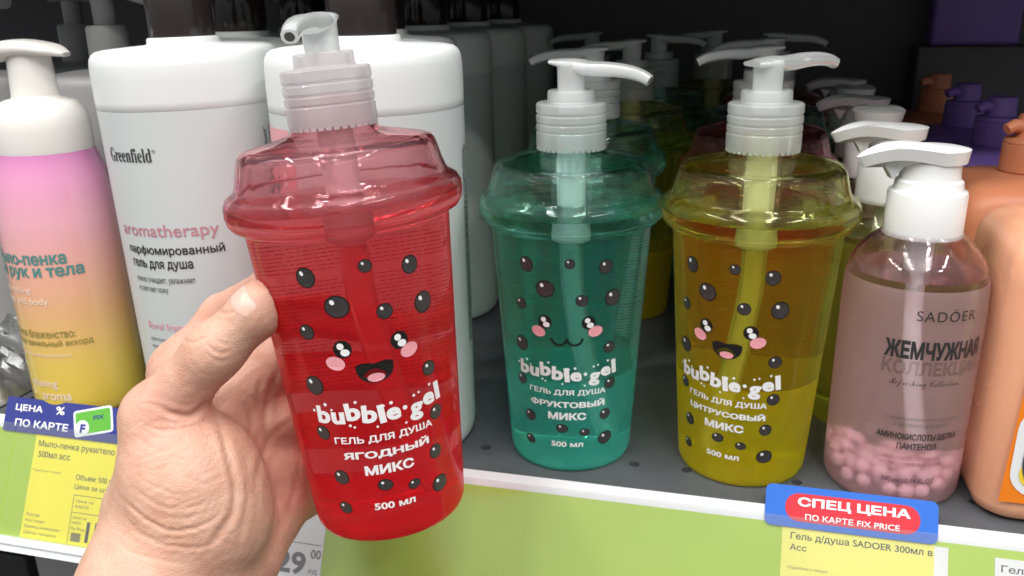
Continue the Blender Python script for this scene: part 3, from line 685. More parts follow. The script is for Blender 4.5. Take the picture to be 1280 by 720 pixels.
# pump bottles behind the foam bottle, their shade put into a grey base colour
def shaded_bottle(label, loc):
    t = thing('shampoo_bottle', label, 'shampoo bottle', loc, None, 'shade greyed pump bottles at the back left')
    p = smooth_prof(mm([(0, 1), (38, 1), (42, 0), (44, 3), (44, 8), (44, 150), (44, 178), (43.5, 184), (41, 187), (30, 189), (17, 190.4), (0, 190.4)]), 1)
    MB().add(*lathe(p, 64)).obj('bottle_body', SHADEGREY, t, sharp=60)
    p = mm([(0, 190), (13, 190), (13.2, 192), (12.8, 216), (11.5, 218), (7, 218), (7, 236), (0, 236)])
    MB().add(*lathe(p, 40)).obj('pump_collar', SHADEGREY, t, sharp=40)
    MB().add(*tube([(-.012, 0, .238), (.0, 0, .240), (.02, 0, .239), (.036, 0, .233)], [(.012, .004), (.013, .005), (.010, .005), (.006, .004)], n=16, power=3)).obj('pump_head', SHADEGREY, t, sharp=45)
    return t
for lab, loc in (('pump bottle greyed for shade just behind the foam bottle', (-.338, .135, 0)), ('pump bottle greyed for shade at the far left edge', (-.432, .115, 0)),
                 ('pump bottle greyed for deep shade behind two others', (-.346, .235, 0)), ('pump bottle greyed for shade at the left back corner', (-.440, .225, 0)), ('pump bottle greyed for shade last in the left back', (-.35, .335, 0))):
    shaded_bottle(lab, loc)
# crumpled silver packs on the shelf at the far left
FOIL = pmat('silver_film', (.20, .205, .20), .32, metal=.6, bump=.4, bscale=120)
def foil_pack(label, loc, sx_, sy_, sz_, seed):
    rnd = np.random.RandomState(seed); n = 26; v = []; f = []
    g = rnd.normal(0, 1, (n+1, n+1)); 
    for _ in range(2): g = (g+np.roll(g, 1, 0)+np.roll(g, 1, 1)+np.roll(g, -1, 0)+np.roll(g, -1, 1))/5
    for i in range(n+1):
        for j in range(n+1):
            a, b = i/n*2-1, j/n*2-1; h = (1-abs(a)**4)*(1-abs(b)**4)
            v.append((a*sx_, b*sy_, .0008+sz_*h*(.8+.5*g[i, j])+.0025*abs(g[i, j])*h))
    for i in range(n):
        for j in range(n): f.append((i*(n+1)+j, (i+1)*(n+1)+j, (i+1)*(n+1)+j+1, i*(n+1)+j+1))
    b = len(v); v += [(x, y, 0) for x, y, z in v[:b]]; f += [tuple(q+b for q in t_[::-1]) for t_ in f]
    o = mesh_obj('foil_pack', v, f, FOIL, None, True, None, 30); o.location = loc
    tag(o, label, 'packet', 'silver packs on the shelf left'); return o
foil_pack('crumpled silver pack lying nearest the blue promo card', (-.395, .035, 0), .042, .030, .020, 1)
foil_pack('crumpled silver pack lying behind the nearest silver one', (-.415, .085, 0), .045, .022, .030, 2).rotation_euler = (0, 0, .3)

# ------------------------------------------------------------------ clear pink bottle with pearls and its row
PINKL = glass_liquid('clear_pink_gel', (.985, .95, .96), (.95, .80, .82), 4, 1.37, .30, (1.0, .70, .75), .10, .106)
LIMEL = glass_liquid('lime_gel', (.97, .98, .88), (.80, .86, .06), 12, 1.37, .26, (.72, .76, .05), .12, .106)
PEARL = pmat('pink_pearl', (.92, .56, .61), .25, sss=.25, vary=.12, scale=150, coat=.4)
SADP = mm([(0, 2.5), (16, 2.2), (24, .6), (27.0, 0), (29.2, .9), (30.3, 3.4), (30.6, 7), (30.7, 60), (30.7, 96), (30.5, 102), (29.8, 107.5), (28.2, 112.5), (25.6, 117), (22, 121), (18.6, 123.9), (16.6, 125.6), (15.4, 127.6), (14.8, 129.5), (14.8, 138), (0, 138)])
SADI = mm([(0, 108.2), (12, 108.2), (22, 108.2), (27.6, 108.4), (26.9, 111.5), (24.4, 115.8), (20.8, 119.7), (17.4, 122.6), (14.9, 124.8), (13.7, 127.4), (13.2, 130), (13.2, 136.5), (0, 136.5)])
def sad_r(z): return .0308
def leaf_cap(parent, ang, zc=.1275):
    p = mm([(15.6, -3.8), (16.4, -3.5), (16.5, -2.6), (16.4, 15.5), (16.0, 16.6), (14.6, 17.1), (14.3, 17.6), (13.9, 21.0), (13.2, 21.6), (12.6, 22), (12.2, 26), (12.6, 30), (0, 30)])
    v, f = lathe(p, 56); MB().add([(a, b, c+zc) for a, b, c in v], f).obj('cap', WHITE, parent, sharp=38)
    # leaf-shaped press plate: a disc drawn out to a pointed spout
    n = 48; top = []; bot = []
    for k in range(n):
        a = 2*math.pi*k/n; x = .0150*math.cos(a); y = .0145*math.sin(a)
        if math.cos(a) > 0:
            s = math.cos(a); x = .0150*s+.017*s**1.6; y = .0145*math.sin(a)*(1-.45*s**2)
        zz = .0350+zc-.0022*max(0, (x-.004)/.028)*0
        lift = .0015*math.sin(max(0, x)/.032*3.0)-.0040*max(0, (x-.012)/.02)**2
        top.append((x, y, zz+lift)); bot.append((x*.93-.0004, y*.9, zz-.0058+lift+.0012*max(0, x)/.032))
    v = top+bot+[(x*.8, y*.8, z+.0007) for x, y, z in top]+[(0, 0, zc+.0368)]; c0 = len(v)-1
    f = [(n+k, n+(k+1) % n, (k+1) % n, k) for k in range(n)]+[(k, (k+1) % n, 2*n+(k+1) % n, 2*n+k) for k in range(n)]+[(2*n+k, 2*n+(k+1) % n, c0) for k in range(n)]+[tuple(n+k for k in range(n))[::-1]]
    mb = MB().add(v, f); 
    v, f = loft_rr([(zc+.022, .0006, .003, .0005), (zc+.026, .003, .0038, .001), (zc+.030, .0065, .0045, .001)], 2)
    mb.add([(a+.0165, b, c) for a, b, c in v], f)
    o = mb.obj('press_plate', WHITE, parent, sharp=38); o.rotation_euler = (0, 0, ang); return o
def condensed(s, w, h, b): return text2d(s, w, h, b, .95)
def pearl_bottle(label, loc, mat, ang, full, pearls=None, lab=None):
    t = thing('pump_bottle', label, 'soap bottle', loc, None, 'clear bottles with white leaf caps')
    mb = MB(); mb.add(*lathe(SADP, 80)); mb.add(*lathe(SADI, 80, True)); mb.obj('bottle_body', mat, t, sharp=70)
    leaf_cap(t, ang)
    v, f = lathe(mm([(0, 104), (5, 104), (6, 108), (6, 136), (0, 136)]), 20); MB().add(v, f).obj('pump_housing', HOUSING, t, sharp=40)
    pts = spline([(0, 0, .104), (.002, 0, .07), (.008, .003, .02)], 6); MB().add(*tube([tuple(q) for q in pts], [(.003, .003)]*len(pts), up=(0, 1, .01), n=12)).obj('dip_tube', HOUSING, t)
    if pearls:
        rnd = random.Random(3); pts = []; tries = 0
        while len(pts) < 64 and tries < 60000:
            tries += 1; r = rnd.uniform(.0033, .0042); a = rnd.uniform(0, 6.283); d = .0262*math.sqrt(rnd.random()); q = Vector((d*math.cos(a), d*math.sin(a), .0035+r+rnd.uniform(0, .0085)))
            if d+r > .0286: continue
            if all((q-p).length > (r+s)*.90 for p, s in pts): pts.append((q, r))
        v, f = lathe([(math.sin(a), -math.cos(a)) if 0 < k < 12 else (0, -math.cos(a)) for k, a in enumerate(np.linspace(0, math.pi, 13))], 20)
        p0 = mesh_obj('pearl', v, f, PEARL, t)
        for i, (q, r) in enumerate(pts):
            o = p0 if i == 0 else p0.copy()
            if i: COL.objects.link(o); o.parent = t
            o.location = q; o.scale = (r, r, r*rnd.uniform(.9, 1.05)); 
    if full:
        k = MB(); c = 23
        def P(s, th, z, h, w, m=0, bold=.0, **kw):
            v, f = text2d(s, w/1000, h/1000, bold, **kw); k.add(wrap(v, sad_r, R(th), z/1000, .0003), f, m)
        P('SADÖER', 17, 96, 5.6, 26, 0, -.004, spacing=1.15)
        P('ЖЕМЧУЖНАЯ', 13, 79.5, 8.4, 44, 0, .045); P('КОЛЛЕКЦИЯ', 13, 70.5, 7.6, 44, 0, 0., outline=.012)
        P(''.join(chr(0x1D4D0+ord(a)-65) if 'A' <= a <= 'Z' else chr(0x1D4EA+ord(a)-97) if 'a' <= a <= 'z' else a for a in 'Refreshing Collection'), 7, 63.5, 4.4, 30, 0, -.01)
        P('УХАЖИВАЮЩИЙ ГЕЛЬ ДЛЯ ДУША', 11, 46.6, 1.9, 33, 1, .0); P('С ЭКСТРАКТОМ ЖЕМЧУГА', 9, 43.4, 1.9, 24, 1, .0)
        P('АМИНОКИСЛОТЫ ШЕЛКА', 8, 37.8, 3.2, 36, 0, .035); P('ПАНТЕНОЛ', 7, 33, 3.2, 17, 0, .035)
        P('НЕЖНОЕ УВЛАЖНЕНИЕ', 5, 27, 2.0, 25, 2, .0); P('КОМФОРТНОЕ ОЧИЩЕНИЕ', 5, 23.8, 2.0, 28, 2, .0); P('300 ml/10.14 FL.OZ', 4, 15.5, 2.4, 23, 0, .0)
        k.obj('lettering', [INK, INKSOFT, pmat('plum_ink', (.25, .08, .10), .5)], t, smooth=False)
    if lab:
        k = MB(); v, f = rr2d(-.009, .009, -.007, .007, .002); k.add(wrap(v, sad_r, R(-20), .083, .0003), f, 0)
        for i in range(5):
            for sh in dashes(-.007, .005, 0, .0009, i+70):
                v, f = sh; k.add(wrap(v, sad_r, R(-20), .087-i*.002, .0006), f, 1)
        k.obj('back_label', [YELP, INK], t, smooth=False)
    return t
pearl_bottle('clear pink bottle with pearls at the bottom and white leaf cap', (.1510, .0400, 0), PINKL, R(190), True, True)
pearl_bottle('lime bottle between the yellow gel bottle and the clear pink one', (.1470, .108, 0), LIMEL, R(186), False, None, True)
pearl_bottle('pale bottle with white leaf cap third in the pearl row', (.1480, .176, 0), PINKL, R(84), False)
pearl_bottle('pale bottle with white leaf cap fourth in the pearl row', (.1500, .244, 0), LIMEL, R(188), False)
pearl_bottle('dim bottle with white leaf cap fifth in the pearl row', (.1510, .312, 0), PINKL, R(90), False)
pearl_bottle('dim bottle with white leaf cap sixth in the pearl row', (.1530, .380, 0), LIMEL, R(188), False)

# ------------------------------------------------------------------ square-shouldered peach and purple bottles
PEACH = pmat('peach_plastic', (.84, .41, .245), .26, vary=.04, scale=20, sss=.1); PURP = pmat('purple_plastic', (.20, .12, .42), .36, vary=.05, scale=20)
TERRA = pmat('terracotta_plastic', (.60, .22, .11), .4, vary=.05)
ORANGE = pmat('orange_label', (.85, .22, .01), .45); LEMON = pmat('lemon_print', (.85, .62, .04), .45); OUTL = pmat('outline_ink', (.05, .06, .09), .45)
def square_bottle(name, label, loc, mat, group, art=False, s=1.0):
    t = thing(name, label, 'soap bottle', loc, None, group)
    sec = [(0, .031, .033, .012), (.0008, .0345, .0365, .013), (.003, .0372, .0392, .014), (.008, .0385, .0405, .0145), (.060, .0390, .0410, .0145), (.110, .0392, .0412, .0145), (.119, .0386, .0406, .0145), (.1255, .0365, .0385, .0145), (.1295, .0325, .0345, .0145),
           (.1315, .027, .029, .0145), (.1330, .020, .021, .0145), (.1340, .0150, .0150, .0148)]
    v, f = loft_rr(sec, 8); MB().add(v, f).obj('bottle_body', mat, t, sharp=60)
    p = mm([(0, 133), (13.6, 133), (13.6, 134.6), (14.4, 134.8), (14.4, 136.2), (14.2, 149), (13.7, 149.3), (13.7, 149.7), (14.1, 150), (13.4, 152), (9.4, 152.8), (8.9, 154), (8.6, 163), (7.8, 164.4), (0, 164.6)])
    MB().add(*lathe(p, 40)).obj('nozzle_cap', mat, t, sharp=45)
    k = tube([(.006, 0, .158), (.012, 0, .159), (.016, 0, .157)], [(.004, .004), (.0035, .0035), (.003, .003)], n=12); o = MB().add(*k).obj('spout', mat, t, sharp=45); o.rotation_euler = (0, 0, R(200))
    if art:
        y = -.0416
        def flat(shp, x, z, off, m):
            v, f = shp; mb.add([(a+x, y-off, b+z) for a, b in v], f, m)
        mb = MB(); v, f = rect2d(-.0315, .031, .0, .0625); 
        v = np.array([(-.0315, 0), (.031, 0), (.031, .105), (-.0275, .105), (-.0275, .10)]); mb.add([(a, y-.0003, b+.012) for a, b in v], [(0, 1, 2, 3, 4)], 0)
        flat(rr2d(-.0290, .028, .0155, .060, .012), 0, 0, .0005, 1)
        flat(ell2d(-.0155, .0285, .0105, .0085, .5), 0, 0, .0007, 2)
        lo = [(-.012+.0125*math.cos(a), .034+.0135*math.sin(a)*(1-.35*math.cos(a))) for a in np.linspace(2.1, 7.2, 30)]; flat(path2d(lo, .0012), 0, 0, .0009, 3)
        flat(path2d([(-.0185, .0455), (-.015, .049), (-.0125, .053)], .0012), 0, 0, .0009, 3)
        flat(path2d([(.004, .046), (.010, .030), (.006, .020)], .0012), 0, 0, .0009, 3)
        mb.obj('front_label', [ORANGE, PAPER, LEMON, OUTL], t, smooth=False)
    return t
square_bottle('square_bottle', 'peach bottle with orange and white label at the right front', (.2215, .0480, 0), PEACH, 'square shouldered bottles at the right', True)
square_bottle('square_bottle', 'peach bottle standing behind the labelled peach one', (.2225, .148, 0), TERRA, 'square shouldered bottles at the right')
square_bottle('square_bottle', 'purple bottle nearest behind the peach bottles', (.2300, .240, 0), PURP, 'square shouldered bottles at the right')
square_bottle('square_bottle', 'purple bottle in deeper shade behind the nearer purple one', (.2310, .330, 0), PURP, 'square shouldered bottles at the right')
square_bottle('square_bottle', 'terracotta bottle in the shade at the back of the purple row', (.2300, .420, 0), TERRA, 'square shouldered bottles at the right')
o = MB().add(*rbox(-.035, .035, -.012, .012, 0, .085, .004)).obj('purple_carton', PURP, sharp=40); o.location = (.262, .475, .184); tag(o, 'purple carton up on a dark box at the back right', 'carton')
o = MB().add(*rbox(-.045, .045, -.02, .02, 0, .184, .002)).obj('dark_carton', DARK, sharp=40); o.location = (.262, .475, 0); tag(o, 'dark carton standing at the back right under the purple one', 'carton')

# ------------------------------------------------------------------ goods on the shelf below
BLUEB = pmat('blue_box', (.04, .16, .42), .4); REDB = pmat('red_box', (.35, .03, .03), .4); GREYC = pmat('grey_box', (.38, .38, .37), .5, vary=.1); BLK = pmat('black_box', (.035, .035, .035), .5, vary=.2)
for name, lab, x, y, w, d, h, m in (('grey_carton', 'grey carton on the lower shelf beside the wrist', -.40, .125, .045, .04, .115, GREYC), ('black_carton', 'black carton on the lower shelf at the far left', -.50, .13, .045, .045, .10, BLK),
                                    ('blue_carton', 'blue carton in front of the grey one on the lower shelf', -.375, .072, .018, .009, .082, BLUEB), ('red_carton', 'red carton beside the blue one on the lower shelf', -.335, .072, .018, .009, .08, REDB)):
    o = MB().add(*rbox(-w, w, -d, d, 0, h, .002)).obj(name, m, sharp=40); o.location = (x, y, -.28); tag(o, lab, 'carton')

# ------------------------------------------------------------------ the hand holding the red bottle
def K(px, py, d):
    return CAM+(AF+AR*(px-640)/F_PX-AU*(py-360)/F_PX)*d
HAND_H = .0007
BO, BAX = np.array(RO), np.array(RAX)
def bottle_d(P):
    q = P-BO; z = q@BAX; r = np.sqrt(np.maximum((q*q).sum(-1)-z*z, 0))
    return np.maximum(r-(.0315+.0078*(z-.006)/.118)-.0002, np.maximum(z-.126, -z-.001))
def round_cone(P, a, b, r1, r2):
    ba = b-a; l2 = ba@ba; rr = r1-r2; a2 = l2-rr*rr; il2 = 1/l2
    pa = P-a; y = pa@ba; z = y-l2
    xx = pa*l2-y[..., None]*ba; x2 = (xx*xx).sum(-1); y2 = y*y*l2; z2 = z*z*l2
    k = np.sign(rr)*rr*rr*x2
    c1 = np.sign(z)*a2*z2 > k; c2 = np.sign(y)*a2*y2 < k
    d = (np.sqrt(x2*a2*il2)+y*rr)*il2-r1
    d = np.where(c2, np.sqrt(x2+y2)*il2-r1, d); d = np.where(c1, np.sqrt(x2+z2)*il2-r2, d)
    return d
def smin(a, b, k):
    h = np.maximum(k-np.abs(a-b), 0)/k; return np.minimum(a, b)-h*h*k*.25
def bar(px, py, z_depth): return K(px, py, z_depth)
def on_bottle(px, py, gap, back=True):
    """a point beside the bottle wall along the sight line through (px, py)"""
    d = AF+AR*(px-640)/F_PX-AU*(py-360)/F_PX; ts = np.linspace(.25, .45, 2001); q = CAM+ts[:, None]*d
    ins = np.where(bottle_d(q) < gap)[0]; return q[ins[-1] if back else ins[0]]
# joints, as pixel and distance of the photograph's hand turned into points in space
TH_TIP, TH_PAD = K(330, 376, .3125), K(321, 389, .3125)
TH_IP, TH_MCP = K(267, 440, .314), K(199, 521, .324)
THEN, THEN2, WR_A, WR_B = K(238, 598, .328), K(258, 648, .329), K(187, 735, .322), K(243, 738, .334)
FA_A, FA_B = K(95, 900, .285), K(172, 930, .295)
HYP, HYP2 = K(338, 630, .366), K(290, 690, .350)
M1, M2, M3_, M4 = K(231, 466, .374), K(300, 505, .389), K(345, 560, .394), K(374, 612, .388)
def chain(base, pts, rad): return [base]+pts, rad
g = .0080
FING = [([M1, K(280, 396, .377), on_bottle(340, 362, g), on_bottle(418, 366, .0072), on_bottle(470, 392, .0066)], [.0128, .0103, .0092, .0080, .0066]),
        ([M2, on_bottle(352, 440, .010), on_bottle(404, 432, g), on_bottle(470, 440, .0076), on_bottle(520, 456, .0068)], [.0130, .0104, .0092, .0080, .0068]),
        ([M3_, on_bottle(372, 515, .010), on_bottle(425, 505, g), on_bottle(488, 508, .0072), on_bottle(528, 520, .0066)], [.0122, .0098, .0088, .0076, .0064]),
        ([M4, on_bottle(396, 585, .009), on_bottle(440, 575, .0070), on_bottle(482, 575, .0064), on_bottle(512, 584, .0058)], [.0110, .0086, .0076, .0066, .0056])]
def hand_field(P):
    palm = round_cone(P, THEN, THEN2, .0245, .0212)
    palm = smin(palm, round_cone(P, TH_MCP, THEN, .0136, .0235), .012)
    palm = smin(palm, round_cone(P, THEN2, WR_A, .0225, .0205), .014)
    palm = smin(palm, round_cone(P, K(190, 640, .335), WR_A, .0185, .0205), .012)
    palm = smin(palm, round_cone(P, WR_A, WR_B, .0205, .0205), .014)
    palm = smin(palm, round_cone(P, WR_A, FA_A, .0205, .0245), .012)
    palm = smin(palm, round_cone(P, WR_B, FA_B, .0205, .0245), .012)
    palm = smin(palm, round_cone(P, FA_A, FA_B, .0245, .0245), .014)
    hy = round_cone(P, HYP, HYP2, .0135, .0180); hy = smin(hy, round_cone(P, HYP2, WR_B, .0185, .0200), .012)
    hy = smin(hy, round_cone(P, M4, HYP, .0115, .0138), .012)
    palm = smin(palm, hy, .007)
    for m, r in ((M1, .0130), (M2, .0128), (M3_, .0122)):
        palm = smin(palm, round_cone(P, m, K(268, 690, .352), r, .0190), .010)
    palm = smin(palm, round_cone(P, M1, M2, .0122, .0122), .008); palm = smin(palm, round_cone(P, M2, M3_, .012, .0118), .008); palm = smin(palm, round_cone(P, M3_, M4, .0118, .0112), .008)
    # the hollow of the palm and the pads at the finger roots
    pad = smin(round_cone(P, K(285, 505, .356), K(345, 455, .360), .0130, .0095), round_cone(P, K(300, 540, .358), K(352, 520, .364), .0130, .0105), .008)
    pad = smin(pad, round_cone(P, K(318, 590, .360), K(358, 580, .366), .0130, .0105), .008); palm = smin(palm, pad, .007)
    th = round_cone(P, TH_IP, TH_MCP, .0099, .0126)
    th = smin(th, round_cone(P, TH_PAD, TH_IP, .0092, .0100), .006); th = smin(th, round_cone(P, TH_TIP, TH_PAD, .0082, .0094), .004)
    palm = smin(palm, th, .0065)
    # web between the thumb and the first finger, behind the thumb
    palm = smin(palm, round_cone(P, K(212, 500, .345), K(240, 470, .368), .0120, .0120), .012)
    allf = None
    for pts, rad in FING:
        f = None
        for i in range(len(pts)-1):
            d = round_cone(P, pts[i], pts[i+1], rad[i], rad[i+1]); f = d if f is None else smin(f, d, .003)
        allf = f if allf is None else smin(allf, f, .0022)
    d = smin(palm, allf, .007)
    # skin yields to the bottle it holds
    return np.maximum(d, -bottle_d(P))
def surface_nets(fun, lo, hi, h):
    n = np.ceil((np.array(hi)-lo)/h).astype(int)+1
    ax = [lo[i]+h*np.arange(n[i]) for i in range(3)]
    D = np.empty(n, np.float32)
    B = 12
    for i in range(0, n[0], B):
        for j in range(0, n[1], B):
            for k in range(0, n[2], B):
                c = np.array([[ax[0][min(i+B//2, n[0]-1)], ax[1][min(j+B//2, n[1]-1)], ax[2][min(k+B//2, n[2]-1)]]]); d0 = fun(c)[0]
                if abs(d0) > h*B*1.1+.003: D[i:i+B, j:j+B, k:k+B] = d0; continue
                G = np.stack(np.meshgrid(ax[0][i:i+B], ax[1][j:j+B], ax[2][k:k+B], indexing='ij'), -1); D[i:i+B, j:j+B, k:k+B] = fun(G)
    for k in range(3):
        for e_ in (0, -1):
            q = [slice(None)]*3; q[k] = e_; D[tuple(q)] = np.maximum(D[tuple(q)], h*.5)
    ins = D < 0
    cnt = np.zeros(n-1, np.int16); acc = np.zeros((*(n-1), 3), np.float32)
    c = [(a, b, d) for a in (0, 1) for b in (0, 1) for d in (0, 1)]
    sl = lambda o: tuple(slice(o[k], n[k]-1+o[k]) for k in range(3))
    for p in c:
        for k in range(3):
            if p[k]: continue
            q = list(p); q[k] = 1; A, B = D[sl(p)], D[sl(q)]; cr_ = (A < 0) != (B < 0)
            t = np.where(cr_, A/np.where(cr_, A-B, 1), 0)
            cnt += cr_
            for j in range(3): acc[..., j] += np.where(cr_, p[j]+(t if j == k else 0), 0)
    m = cnt > 0; idx = -np.ones(n-1, np.int64); idx[m] = np.arange(m.sum())
    cell = np.argwhere(m); V = np.array(lo)+h*(cell+acc[m]/cnt[m][:, None])
    Fs = []
    for k in range(3):
        a, b = (k+1) % 3, (k+2) % 3
        s0 = [slice(1, n[j]-1) for j in range(3)]; s0[k] = slice(0, n[k]-1); s1 = list(s0); s1[k] = slice(1, n[k])
        A, B = ins[tuple(s0)], ins[tuple(s1)]; e_ = np.argwhere(A != B); sg = A[A != B]
        off = np.ones(3, int); off[k] = 0; e_ = e_+off
        q = []
        for da, db in ((0, 0), (1, 0), (1, 1), (0, 1)):
            o = e_.copy(); o[:, a] -= da; o[:, b] -= db; q.append(idx[o[:, 0], o[:, 1], o[:, 2]])
        q = np.stack(q, 1); q[~sg] = q[~sg][:, ::-1]; Fs.append(q)
    return V, np.concatenate(Fs)
corners = np.array([K(60, 700, .29), K(420, 330, .40), K(560, 640, .41), K(80, 860, .29), K(100, 860, .36), K(240, 330, .30), K(180, 520, .39)])
LO = corners.min(0)-.02; HI = corners.max(0)+.02
V, Fq = surface_nets(hand_field, LO, HI, HAND_H)
# ---- creases: grooves along lines seen on the palm, pressed into the surface
def grad(P, e=.0004):
    gx = np.stack([hand_field(P+np.eye(3)[i]*e)-hand_field(P-np.eye(3)[i]*e) for i in range(3)], -1); return gx/np.maximum(np.linalg.norm(gx, axis=-1, keepdims=True), 1e-9)
Nn = grad(V)
dv = V-CAM; zz = dv@AF; PX = 640+F_PX*(dv@AR)/zz; PY = 360-F_PX*(dv@AU)/zz
facing = np.clip(-(Nn*dv).sum(1)/np.linalg.norm(dv, axis=1)*3, 0, 1)
CREASES = [  # (line in photo pixels, depth mm, width px)
    ([(200, 512), (222, 519), (238, 520), (252, 511), (262, 500)], 2.0, 4.0), ([(200, 524), (225, 529), (243, 524)], .5, 2.6),
    ([(185, 533), (205, 538), (232, 535), (247, 528)], .4, 2.4), ([(172, 505), (190, 506), (212, 512)], .35, 2.6),
    ([(270, 515), (279, 545), (288, 580), (294, 612), (289, 645), (270, 672), (258, 690)], 1.2, 4.5), ([(304, 560), (312, 600), (305, 650), (290, 700)], .4, 4),
    ([(150, 622), (170, 640), (187, 652), (213, 663), (250, 658), (283, 637)], .85, 2.6), ([(157, 655), (180, 671), (213, 682), (252, 684), (280, 672)], .6, 2.6),
    ([(168, 608), (182, 622), (205, 634), (240, 634), (270, 620)], .45, 2.4), ([(175, 596), (195, 609), (222, 618), (250, 614)], .28, 2.2),
    ([(150, 640), (165, 656), (190, 672), (215, 674), (240, 672)], .35, 2.3), ([(140, 672), (165, 690), (200, 700), (240, 706)], .3, 2.6), ([(200, 645), (228, 648), (262, 638)], .3, 2.2),
    ([(258, 428), (266, 438), (277, 442), (287, 438)], .65, 2.3), ([(270, 424), (280, 430), (287, 430)], .4, 2.2), ([(255, 437), (268, 449), (282, 452)], .3, 2.2), ([(236, 448), (246, 462), (262, 470)], .2, 2.4),
    ([(318, 455), (300, 470), (285, 487)], .25, 2.4), ([(332, 428), (318, 440)], .2, 2.2),
    ([(352, 455), (338, 490), (332, 525), (340, 560)], .9, 4), ([(372, 520), (352, 535), (338, 548), (322, 590), (320, 640)], .7, 4), ([(376, 560), (372, 600), (360, 640), (340, 680)], .6, 4),
    ([(300, 490), (318, 500), (335, 520)], .5, 3), ([(360, 480), (345, 500)], .5, 3), ([(330, 600), (345, 625), (352, 660)], .4, 3), ([(345, 420), (352, 440), (350, 460)], .6, 4), ([(310, 505), (314, 530), (310, 555)], .5, 3), ([(330, 470), (322, 490), (326, 515)], .4, 3),
    ([(222, 420), (240, 428), (258, 420)], .5, 2.8), ([(268, 384), (280, 392), (296, 388)], .4, 2.8), ([(236, 408), (250, 414)], .3, 2.6), ([(300, 372), (308, 366)], .3, 2.4),
]
rl = random.Random(8)
for _ in range(95):                      # the fine net of lines over the ball of the thumb and the palm
    cx, cy = rl.uniform(160, 285), rl.uniform(530, 690); sl = R(rl.choice((-28, -28, 24, -60))+rl.uniform(-14, 14)); L2 = rl.uniform(9, 26)
    CREASES.append(([(cx-L2*math.cos(sl), cy-L2*math.sin(sl)), (cx, cy+rl.uniform(-2, 2)), (cx+L2*math.cos(sl), cy+L2*math.sin(sl))], rl.uniform(.08, .2), rl.uniform(1.5, 2.2)))
for _ in range(45):
    cx, cy = rl.uniform(300, 380), rl.uniform(440, 690); sl = R(rl.choice((70, 100, 20))+rl.uniform(-20, 20)); L2 = rl.uniform(8, 22)
    CREASES.append(([(cx-L2*math.cos(sl), cy-L2*math.sin(sl)), (cx, cy+rl.uniform(-2, 2)), (cx+L2*math.cos(sl), cy+L2*math.sin(sl))], rl.uniform(.08, .22), rl.uniform(1.6, 2.4)))
disp = np.zeros(len(V))
for line, dep, wid in CREASES:
    L = np.array(spline([(a, b, 0) for a, b in line], 6))[:, :2]; best = np.full(len(V), 1e9); tpos = np.zeros(len(V))
    near = (PX > L[:, 0].min()-25) & (PX < L[:, 0].max()+25) & (PY > L[:, 1].min()-25) & (PY < L[:, 1].max()+25) & (facing > 0)
    ii = np.where(near)[0]; P2 = np.stack([PX[ii], PY[ii]], 1); b = np.full(len(ii), 1e9); tb = np.zeros(len(ii))
    for k in range(len(L)-1):
        s = L[k+1]-L[k]; t = np.clip(((P2-L[k])@s)/(s@s), 0, 1); d = np.linalg.norm(P2-L[k]-t[:, None]*s, axis=1); m = d < b; b[m] = d[m]; tb[m] = (k+t[m])/(len(L)-1)
    fade = np.clip(np.minimum(tb, 1-tb)*5, .15, 1)
    disp[ii] += .54*(-dep*np.exp(-(b/wid)**2)+dep*.32*np.exp(-((b-wid*2.1)/wid)**2))*fade*facing[ii]/1000
# fine unevenness of the flesh
def wob(P, s, seed):
    r = np.random.RandomState(seed); o = np.zeros(len(P))
    for _ in range(14): o += np.sin(P@(r.normal(0, 1, 3)*s)+r.uniform(0, 6.28))
    return o/14
disp += .0004*wob(V, 130, 1)+.00022*wob(V, 420, 2)+.00010*wob(V, 1300, 3)
keep = bottle_d(V) < .0009; disp[keep] = np.minimum(disp[keep], 0)
V = V+Nn*disp[:, None]
